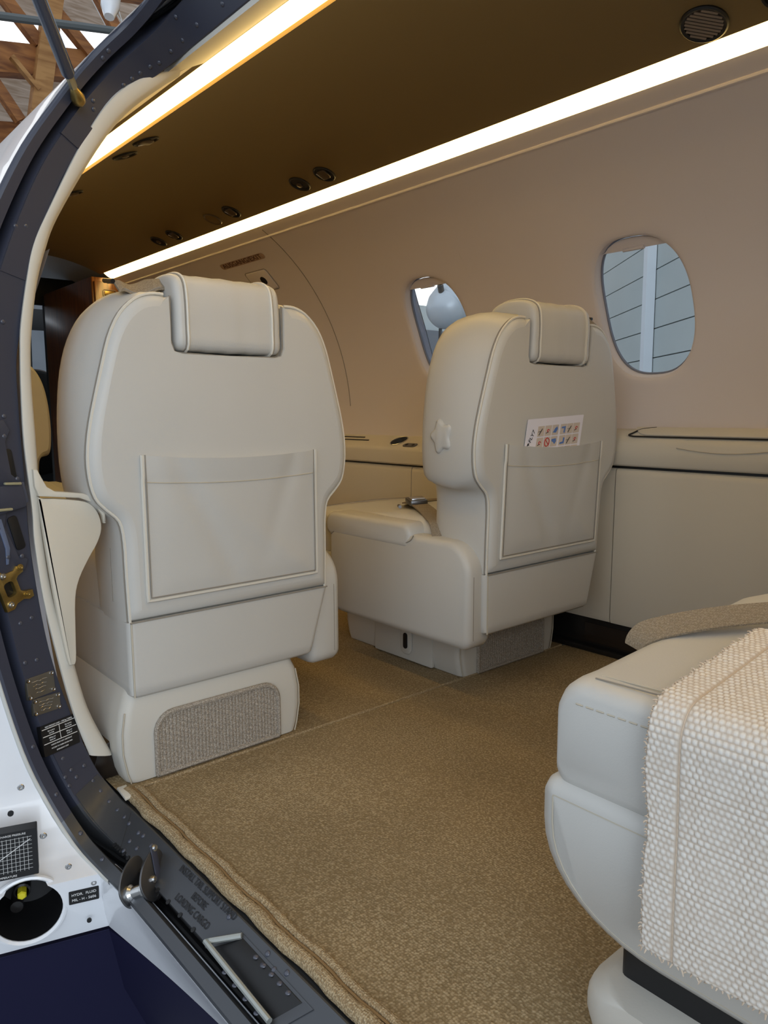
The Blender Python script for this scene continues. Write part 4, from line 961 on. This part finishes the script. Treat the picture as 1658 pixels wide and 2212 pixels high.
# strut of the open cargo door
sr = thing('door_strut', 'dark blue door strut with brass ball end on the frame', 'strut')
p0 = Vector((.478, 1.325, 1.211)); dirv = (Vector((.386, 1.20, 1.283))-p0)
p1 = p0+dirv.normalized()*.75
d_ = dirv.normalized()
mesh('rod', *tube([p0+d_*.045, p0+d_*.05, p1], [.0085, .0105, .0105], 14), mat('strut paint', (.07, .085, .13), .3), sr)
mesh('end_nut', *tube([p0+d_*.022, p0+d_*.046], .0065, 6), mat('nut', (.55, .48, .30), .3, metal=.8), sr)
mesh('ball_end', *tube([p0+d_*.024, p0+d_*.014, p0+d_*.004, p0-d_*.006, p0-d_*.014], [.004, .008, .0115, .011, .004], 12), M['gold'], sr)
mesh('stud', *tube([p0, J(4.75, .60, -.002)], .004, 8), M['gold'], sr)
# lower edge of the open door above
od = thing('door_2', 'white edge of the raised cargo door above the frame', 'door', kind='structure')
mesh('panel', *slab(rrect(0, .85, 0, 1.1, .05, 5), -.03, 0, .01, lambda a, b, d: Vector((.585, .10, 1.44))+Vector((0, a*1.0, 0))+Vector((-.78, 0, .62))*b+Vector((.62, 0, .78))*d), M['white'], od)
mesh('corner_fitting', *tube([(.46, 1.115, 1.30), (.452, 1.11, 1.262), (.448, 1.105, 1.245)], [.014, .013, .007], 12), M['white'], od)

# ------------------------------------------------------------------ outside skin left of the door
ext = thing('fuselage_fairing', 'white riveted fuselage fairing below the cargo door frame', 'fairing')
K = [SO[int(i*SUB)] for i in (10, 11, 12, 13, 14, 15, 16)]
K = [SO[k] for k in range(10*SUB, 16*SUB+1, 2)]+[Vector((.393, 1.185, -.10)), Vector((.407, 1.203, -.17))]
K = [k.copy() for k in K]
dA = Vector((-1, .30, 0))
rg = [[k+Vector((0, .012, 0)), k, k+dA*.10, k+dA*.22, k+dA*.45, k+dA*.45+Vector((0, .02, 0))] for k in K]
fs = mesh('skin', *loft(rg, closed=True), M['white'], ext, angle=50)
hc = Vector((.300, 1.232, -.1035)); nA = Vector((-.29, -.957, 0)).normalized()
def onA(px_x, px_z, h=0.0):   # a point on the aft face of the fairing
    t_ = (.407-px_x); return Vector((px_x, 1.203+.3*t_-.012, px_z))+nA*h
hc = onA(.289, -.096)
cut(fs, revolve([(.0520, -.12), (.0520, .08)], hc, nA, 36))
mesh('hole_rim', *revolve([(.0520, -.02), (.0520, .0), (.0555, .0035), (.059, .0020), (.060, -.002)], hc+nA*.006, nA, 40, cap=False), M['white'], ext)
well = thing('service_well', 'round black hydraulic service hole with yellow cap', 'service point')
mesh('bowl', *revolve([(.0518, .004), (.0515, -.05), (.050, -.10), (.0001, -.105)], hc, nA, 36, cap=False), M['black'], well)
mesh('filler_neck', *revolve([(.013, -.06), (.013, -.02), (.010, -.018), (.010, -.06)], hc+Vector((-.008, .0, .022)), nA, 16), M['blackgl'], well)
mesh('yellow_cap', *revolve([(.0075, -.03), (.0075, -.008), (.0055, -.006), (.0001, -.0055)], hc+Vector((-.008, 0, .022)), nA, 6), M['yellow'], well)
mesh('fitting', *revolve([(.010, -.09), (.010, -.05), (.0001, -.049)], hc+Vector((-.02, 0, -.02)), nA, 12), M['blackgl'], well)
# skin screws and holes
MA = lambda x, z, h=.0: frame_mat(onA(x, z, h+.0125), (.957, -.29, -.02), nA)
scr = None
for x, z in ((.292, .118), (.318, .030), (.350, -.032), (.385, -.070)):
    vf = revolve([(.0055, 0), (.0045, .0014), (.002, .0015), (.001, .0006)], (0, 0, 0), (0, 0, 1), 10)
    if scr is None: scr = mesh('screw', *vf, M['steel'], ext); o = scr
    else: o = dup(scr, ext)
    o.matrix_local = MA(x, z)
for x, z, r_ in ((.276, .078, .0045), (.375, -.135, .0038)):
    mesh('drain_hole', *xf(revolve([(r_, -.002), (r_, .0008), (.0001, .0009)], (0, 0, 0), (0, 0, 1), 12), MA(x, z)), M['black'], ext)
gpz = thing('chart_placard', 'black placard with white pressure chart on the fairing', 'placard')
Mg = MA(.253, -.018)
gw, gh = .062, .078
mesh('plate', *slab(rrect(-.03, gw-.004, -.012, gh-.012, .001, 1), -.02, .001, 0, flat_frame(Mg)), M['black'], gpz)
for k in range(13): line2(Mg, -.028+.006*k, -.002, -.028+.006*k, .055, .00045, M['print_w'], gpz, z=.0013)
for k in range(9): line2(Mg, -.028, .001+.0066*k, .050, .001+.0066*k, .00045, M['print_w'], gpz, z=.0013)
line2(Mg, -.026, .004, .048, .050, .0011, M['print_w'], gpz, z=.0015)
mb = MB()
for tx, yy in (('ACCU PRECHARGE PRESSURE', .0605), ('TEMPERATURE', -.0075)): mb.add(text_vf(tx, .0045, Mg @ Matrix.Translation((.012, yy, .0013))))
mb.build('lettering', M['print_w'], gpz, smooth=False)
hy = thing('fluid_placard', 'small black hydraulic fluid placard on the fairing', 'placard')
Mh = MA(.372, -.088)
mesh('plate', *slab(rrect(-.0255, .0205, -.0115, .0115, .001, 1), -.02, .001, 0, flat_frame(Mh)), M['black'], hy)
mb = MB(); mb.add(text_vf('HYDR.  FLUID', .0062, Mh @ Matrix.Translation((-.0025, .0045, .0012)))); mb.add(text_vf('MIL - H - 5606', .0062, Mh @ Matrix.Translation((-.0025, -.0045, .0012))))
mb.build('lettering', M['print_w'], hy, smooth=False)
# skin below the sill and the navy lower fuselage
bel = thing('lower_skin', 'white skin strip below the door sill', 'skin')
top = [SO[k] for k in range(16*SUB, KE+1, 3)]
bot_end = [(.407, 1.203, -.17), (.443, .971, -.175), (.47, .70, -.18), (.49, .3, -.19), (.50, 0, -.19)]
bc = catmull(bot_end, 12)
def lerp_list(L_, t_):
    x = t_*(len(L_)-1); k = min(int(x), len(L_)-2); return L_[k].lerp(L_[k+1], x-k)
rg = []
for k in range(30):
    t_ = k/29; a = lerp_list(top, t_); b = lerp_list(bc, t_)
    rg.append([a, a.lerp(b, .35)+Vector((-.004, 0, 0)), a.lerp(b, .7)+Vector((-.003, 0, 0)), b, b+Vector((.03, .01, 0)), a+Vector((.03, .01, 0))])
mesh('skin', *loft(rg), M['white'], bel, angle=50)
mesh('pinstripe', *tube([Vector((.407, 1.2005, -.174))+dA*.3*k/6+nA*.002 for k in range(7)], .0012, 5), M['navy'], bel)
nv = thing('navy_belly', 'dark navy painted lower fuselage at the bottom left', 'fuselage')
nb_ = [Vector((.407, 1.2015, -.1775))+dA*.45, Vector((.407, 1.2015, -.1775))]+[p+Vector((.002, 0, -.004)) for p in bc[4:]]
rg = [[p, p+Vector((.02, -.0, -.12)), p+Vector((.09, 0, -.30)), p+Vector((.12, .03, -.30)), p+Vector((.05, .03, -.1)), p+Vector((.03, .03, 0))] for p in nb_]
mesh('skin', *loft(rg), M['navy'], nv, angle=50)
# upper skin ahead of the door
rg = []
for k in range(0, 11*SUB, 2):
    p = SO[k]
    if k < 3*SUB: continue
    rg.append([p, p+Vector((-.002, .06, 0)), p+Vector((-.004, 1.5, 0)), p+Vector((.04, 5.0, -.01)), p+Vector((.07, 5.0, -.01)), p+Vector((.02, .06, -.01))])
struct(mesh('wall_skin', *loft(rg), M['white'], angle=50), 'white outer skin ahead of the cargo door', 'fuselage')

# ------------------------------------------------------------------ front of the cabin
cb = thing('wooden_cabinet', 'dark wood veneer cabinet at the front of the cabin', 'cabinet')
mesh('body', *rbox(1.385, 1.90, 3.80, 4.55, 0.0, 1.356, .006), M['wood'], cb)
mesh('door', *rbox(1.395, 1.86, 3.788, 3.802, 0.05, 1.335, .004), M['wood'], cb)
mesh('pull_frame', *tube([(a, 3.786, b) for a, b in rrect(1.435, 1.50, 1.262, 1.296, .008, 3)], .0016, 5, closed=True), M['seam'], cb)
mesh('pull', *slab(rrect(1.442, 1.493, 1.268, 1.290, .005, 3), 3.784, 3.79, .001, lambda a, b, d: (a, d, b)), M['gold'], cb)
pw_ = MB(); pw_.add(rbox(.30, .62, 4.56, 4.60, 0, 1.45, .002)); pw_.add(rbox(.62, 1.93, 4.56, 4.60, 1.30, 1.45, .002)); pw_.add(rbox(1.39, 1.93, 4.56, 4.60, 0, 1.30, .002))
struct(pw_.build('wall_front', M['black']), 'dark partition between cabin and cockpit', 'wall')
# cockpit: dark shell with side windscreen, crew seat
ck = thing('cockpit_shell', 'dark cockpit with bright windscreen glimpsed past the seat', 'cockpit')
cm = MB()
cm.add(rbox(.4, 1.50, 6.35, 6.40, 0, 1.5, .002)); cm.add(rbox(1.50, 1.95, 6.35, 6.40, 1.34, 1.5, .002)); cm.add(rbox(1.50, 1.95, 6.35, 6.40, 0, 1.00, .002))
cm.build('bulkhead', M['black'], ck)
mesh('glareshield', *rbox(.5, 1.93, 6.0, 6.34, .80, .985, .03), M['black'], ck)
mesh('windscreen', *rbox(1.50, 1.95, 6.356, 6.36, 1.0, 1.34, .001), M['glass'], ck)
mesh('floor', *rbox(.4, 1.95, 4.6, 6.4, -.03, -.01, .002), M['black'], ck)
mesh('post', *tube([(1.79, 6.30, .98), (1.80, 6.30, 1.36)], .012, 8), M['black'], ck)
tag(mesh('crew_seat', *slab([(p.x, p.y) for p in catmull([(1.30, .35, 0), (1.62, .35, 0), (1.64, .8, 0), (1.58, .93, 0), (1.46, .97, 0), (1.34, .93, 0), (1.28, .8, 0)], 4, closed=True)], 5.05, 5.17, .03, lambda a, b, d: (a, d, b)), M['black']), 'dark crew seat back in the cockpit', 'seat')

# ------------------------------------------------------------------ hangar outside
struct(mesh('floor_hangar', [(-30, -20, -1.6), (30, -20, -1.6), (30, 40, -1.6), (-30, 40, -1.6)], [[0, 1, 2, 3]], M['concrete']), 'grey concrete hangar floor outside', 'floor')
# timber trusses, planes y = const
def truss_member(name, p0, p1, y, w_, d_, m, label):
    tag(mesh(name, *bar((p0[0], y, p0[1]), (p1[0], y, p1[1]), d_, w_, (0, -.001, 1)), M[m], smooth=False), label, 'beam', 'hangar roof timbers')
truss_member('roof_beam', (1.0, 4.45), (7.0, 5.55), 10.0, .33, .2, 'beam', 'wide reddish brown tie beam crossing behind the door strut')
truss_member('roof_beam', (0.8, 3.65), (6.0, 4.5), 10.3, .36, .2, 'beam', 'lowest brown tie beam at the left edge of the frame')
truss_member('roof_post', (2.98, 3.7), (3.52, 6.6), 9.85, .20, .16, 'beam_l', 'upright pale timber post behind the door strut')
truss_member('roof_brace', (2.45, 5.78), (3.15, 5.02), 9.9, .13, .12, 'beam', 'slanting brown brace left of the timber post')
truss_member('roof_brace', (3.25, 5.55), (3.85, 4.98), 9.9, .12, .12, 'beam', 'slanting brown brace right of the timber post')
truss_member('roof_brace', (2.35, 4.85), (2.88, 4.10), 9.9, .11, .12, 'beam', 'short lower brace at the far left edge')
truss_member('roof_brace', (2.80, 4.75), (3.08, 4.46), 9.8, .05, .08, 'beam_l', 'thin pale brace below the wide tie beam')
truss_member('roof_brace', (3.75, 6.0), (4.25, 5.2), 9.9, .13, .12, 'beam', 'brown brace beside the raised door corner')
truss_member('roof_beam', (1.0, 5.62), (7.0, 6.72), 10.4, .26, .2, 'beam', 'upper brown beam at the top edge of the frame')
# boarded roof slope with bright skylights
rows = [(3.1, 3.75, 'deck'), (3.75, 4.0, 'sky'), (4.0, 4.52, 'deck'), (4.52, 4.86, 'deck'), (4.86, 5.22, 'deck'), (5.22, 5.62, 'sky'), (5.62, 6.05, 'deck'), (6.05, 6.5, 'deck'), (6.5, 8.2, 'deck')]
for k, (za, zb, m) in enumerate(rows):
    ya, yb = 12.5-(za-3.1)*.35, 12.5-(zb-3.1)*.35; dz_ = .16
    q = [(-2, ya, za-.55), (9, ya, za+1.45), (9, yb, zb+1.45), (-2, yb, zb-.55)]
    tag(mesh('skylight' if m == 'sky' else 'roof_board', *loft([q, [(x, y+.08, z+.02) for x, y, z in q]]), M[m], smooth=False), ['pale roof board below the low skylight', 'low bright skylight band at the left edge', 'roof board under the middle of the tie beam', 'roof board behind the tie beam', 'roof board just under the high skylight', 'high bright skylight band behind the strut', 'roof board just above the high skylight', 'roof board near the top edge', 'topmost wide roof board'][k], 'skylight' if m == 'sky' else 'roof board', 'hangar roof boards')
tag(mesh('conduit', *tube([(1.5, 9.2, 4.70), (2.54, 9.2, 4.88), (5.2, 9.2, 5.36)], .045, 8), mat('conduit grey', (.10, .11, .11), .5)), 'dark grey conduit pipe crossing under the roof', 'pipe')
for k, (a, b) in enumerate((((3.25, 6.05), (4.15, 4.6)), ((3.3, 6.1), (4.5, 4.7)), ((3.85, 5.7), (4.2, 4.6)))):
    tag(mesh('roof_wire', *tube([(a[0], 9.4, a[1]), (b[0], 9.4, b[1])], .006, 4), mat('wire', (.6, .58, .55), .5)), ['left thin pale wire under the hangar roof', 'long thin pale wire under the hangar roof', 'steep thin pale wire under the hangar roof'][k], 'wire', 'roof wires')
# grey panelled wall seen through the near window: separate panels, white post
hw_ = thing('hangar_wall', 'grey panelled hangar wall seen through the right window', 'wall panels')
wd = Vector((.661, .750, 0)); wn = Vector((-.750, .661, 0)); wo = Vector((7.85, 4.55, 0)); wn = -wn if wn.dot(Vector((-1, -.3, 0))) < 0 else wn
for k in range(20):
    za = -1.6+.318*k
    q = [wo+wd*(-5.0)+Vector((0, 0, za+.006)), wo+wd*4+Vector((0, 0, za+.006)), wo+wd*4+Vector((0, 0, za+.312)), wo+wd*(-5.0)+Vector((0, 0, za+.312))]
    mesh('panel', *loft([q, [p-wn*.05 for p in q]]), M['gpanel'], hw_, smooth=False)
q0 = wo+wd*(-5.0)-wn*.045; q1 = wo+wd*4-wn*.045
mesh('backing', [q0+Vector((0, 0, -1.6)), q1+Vector((0, 0, -1.6)), q1+Vector((0, 0, 4.6)), q0+Vector((0, 0, 4.6))], [[0, 1, 2, 3]], M['dsteel'], hw_)
pp_ = wo+wn*.06
tag(mesh('wall_post', *bar(pp_+Vector((0, 0, -1.6)), pp_+Vector((.0, 0, 4.6)), .12, .10, wn), M['wpost'], smooth=False), 'white upright post against the grey panelled wall', 'post')
fe = thing('hangar_end', 'grey far end of the hangar with bright gate, seen through far window', 'hangar wall')
mesh('wall', *bar((4, 26, 1.4), (34, 26, 1.4), .3, 6.0), mat('far wall', (.20, .21, .23), .7), fe, smooth=False)
mesh('upper_wall', *bar((4, 26.1, 8.3), (34, 26.1, 8.3), .3, 2.4), M['beam'], fe, smooth=False)
mesh('gate', *bar((4, 26.2, 6.3), (34, 26.2, 6.3), .2, 2.0), M['sky'], fe, smooth=False)
mesh('band', *bar((4, 26.1, 4.9), (34, 26.1, 4.9), .3, 1.2), M['gpanel'], fe, smooth=False)
# engine with propeller seen through the far window
en = thing('aircraft_engine', 'silver ribbed aircraft engine with propeller outside the far window', 'engine')
ec = Vector((6.050, 6.0, 1.799)); ea = -Vector((.82, .06, .50)).normalized()
mesh('cowling', *revolve([(.27, -1.9), (.27, -.42), (.262, -.41), (.262, -.39), (.268, -.38), (.262, -.20), (.252, -.19), (.252, -.17), (.258, -.16), (.235, -.02), (.225, -.01), (.225, .01), (.228, .02), (.18, .12), (.10, .17), (.0, .18)], ec, ea, 36), M['cowl'], en)
sd = ea.cross(Vector((0, 0, 1))).normalized(); ud = sd.cross(ea)
for k, (h, a) in enumerate(((.02, 2.55), (-.20, 2.35), (-.44, 2.2))):
    rd = (-sd*math.sin(a)+ud*-math.cos(a)) if False else (ud*math.sin(a-1.2)-sd*math.cos(a-1.2))
    rd = rd if rd.x < 0 else -rd
    q = ec+ea*h+rd*.25
    mesh('exhaust_stub', *revolve([(.034, -.05), (.034, .045), (.026, .045), (.024, 0)], q, rd, 12), M['dsteel'], en)
for k in range(5):
    q = ec+ea*(-.02-.19*k)-ud*.20+sd*.10*(1 if sd.y < 0 else -1)
    mesh('gill', *bar(q-ea*.02, q+ea*.05, .09, .03), M['dsteel'], en)
bc0 = ec+ea*.10+Vector((0, 0, -.16))
bl_ = catmull([(-.018, 0, 0), (-.022, -.15, 0), (-.034, -.38, 0), (-.028, -.50, 0), (0, -.54, 0), (.028, -.50, 0), (.034, -.38, 0), (.022, -.15, 0), (.018, 0, 0)], 4)
FRb = lambda a, b, d: bc0+Vector((.62, -.78, 0))*a+Vector((0, 0, 1))*b+Vector((.78, .62, 0))*d
blade = mesh('propeller_blade', *slab([(p.x, p.y) for p in bl_], -.012, .012, .006, FRb), M['blackgl'], en)
Mw = frame_mat(bc0+Vector((0, 0, -.38))-Vector((.78, .62, 0))*.0135, Vector((0, 0, 1)), (-.78, -.62, 0))
mesh('lettering', *text_vf('MT', .07, Mw), M['print_w'], blade, smooth=False)
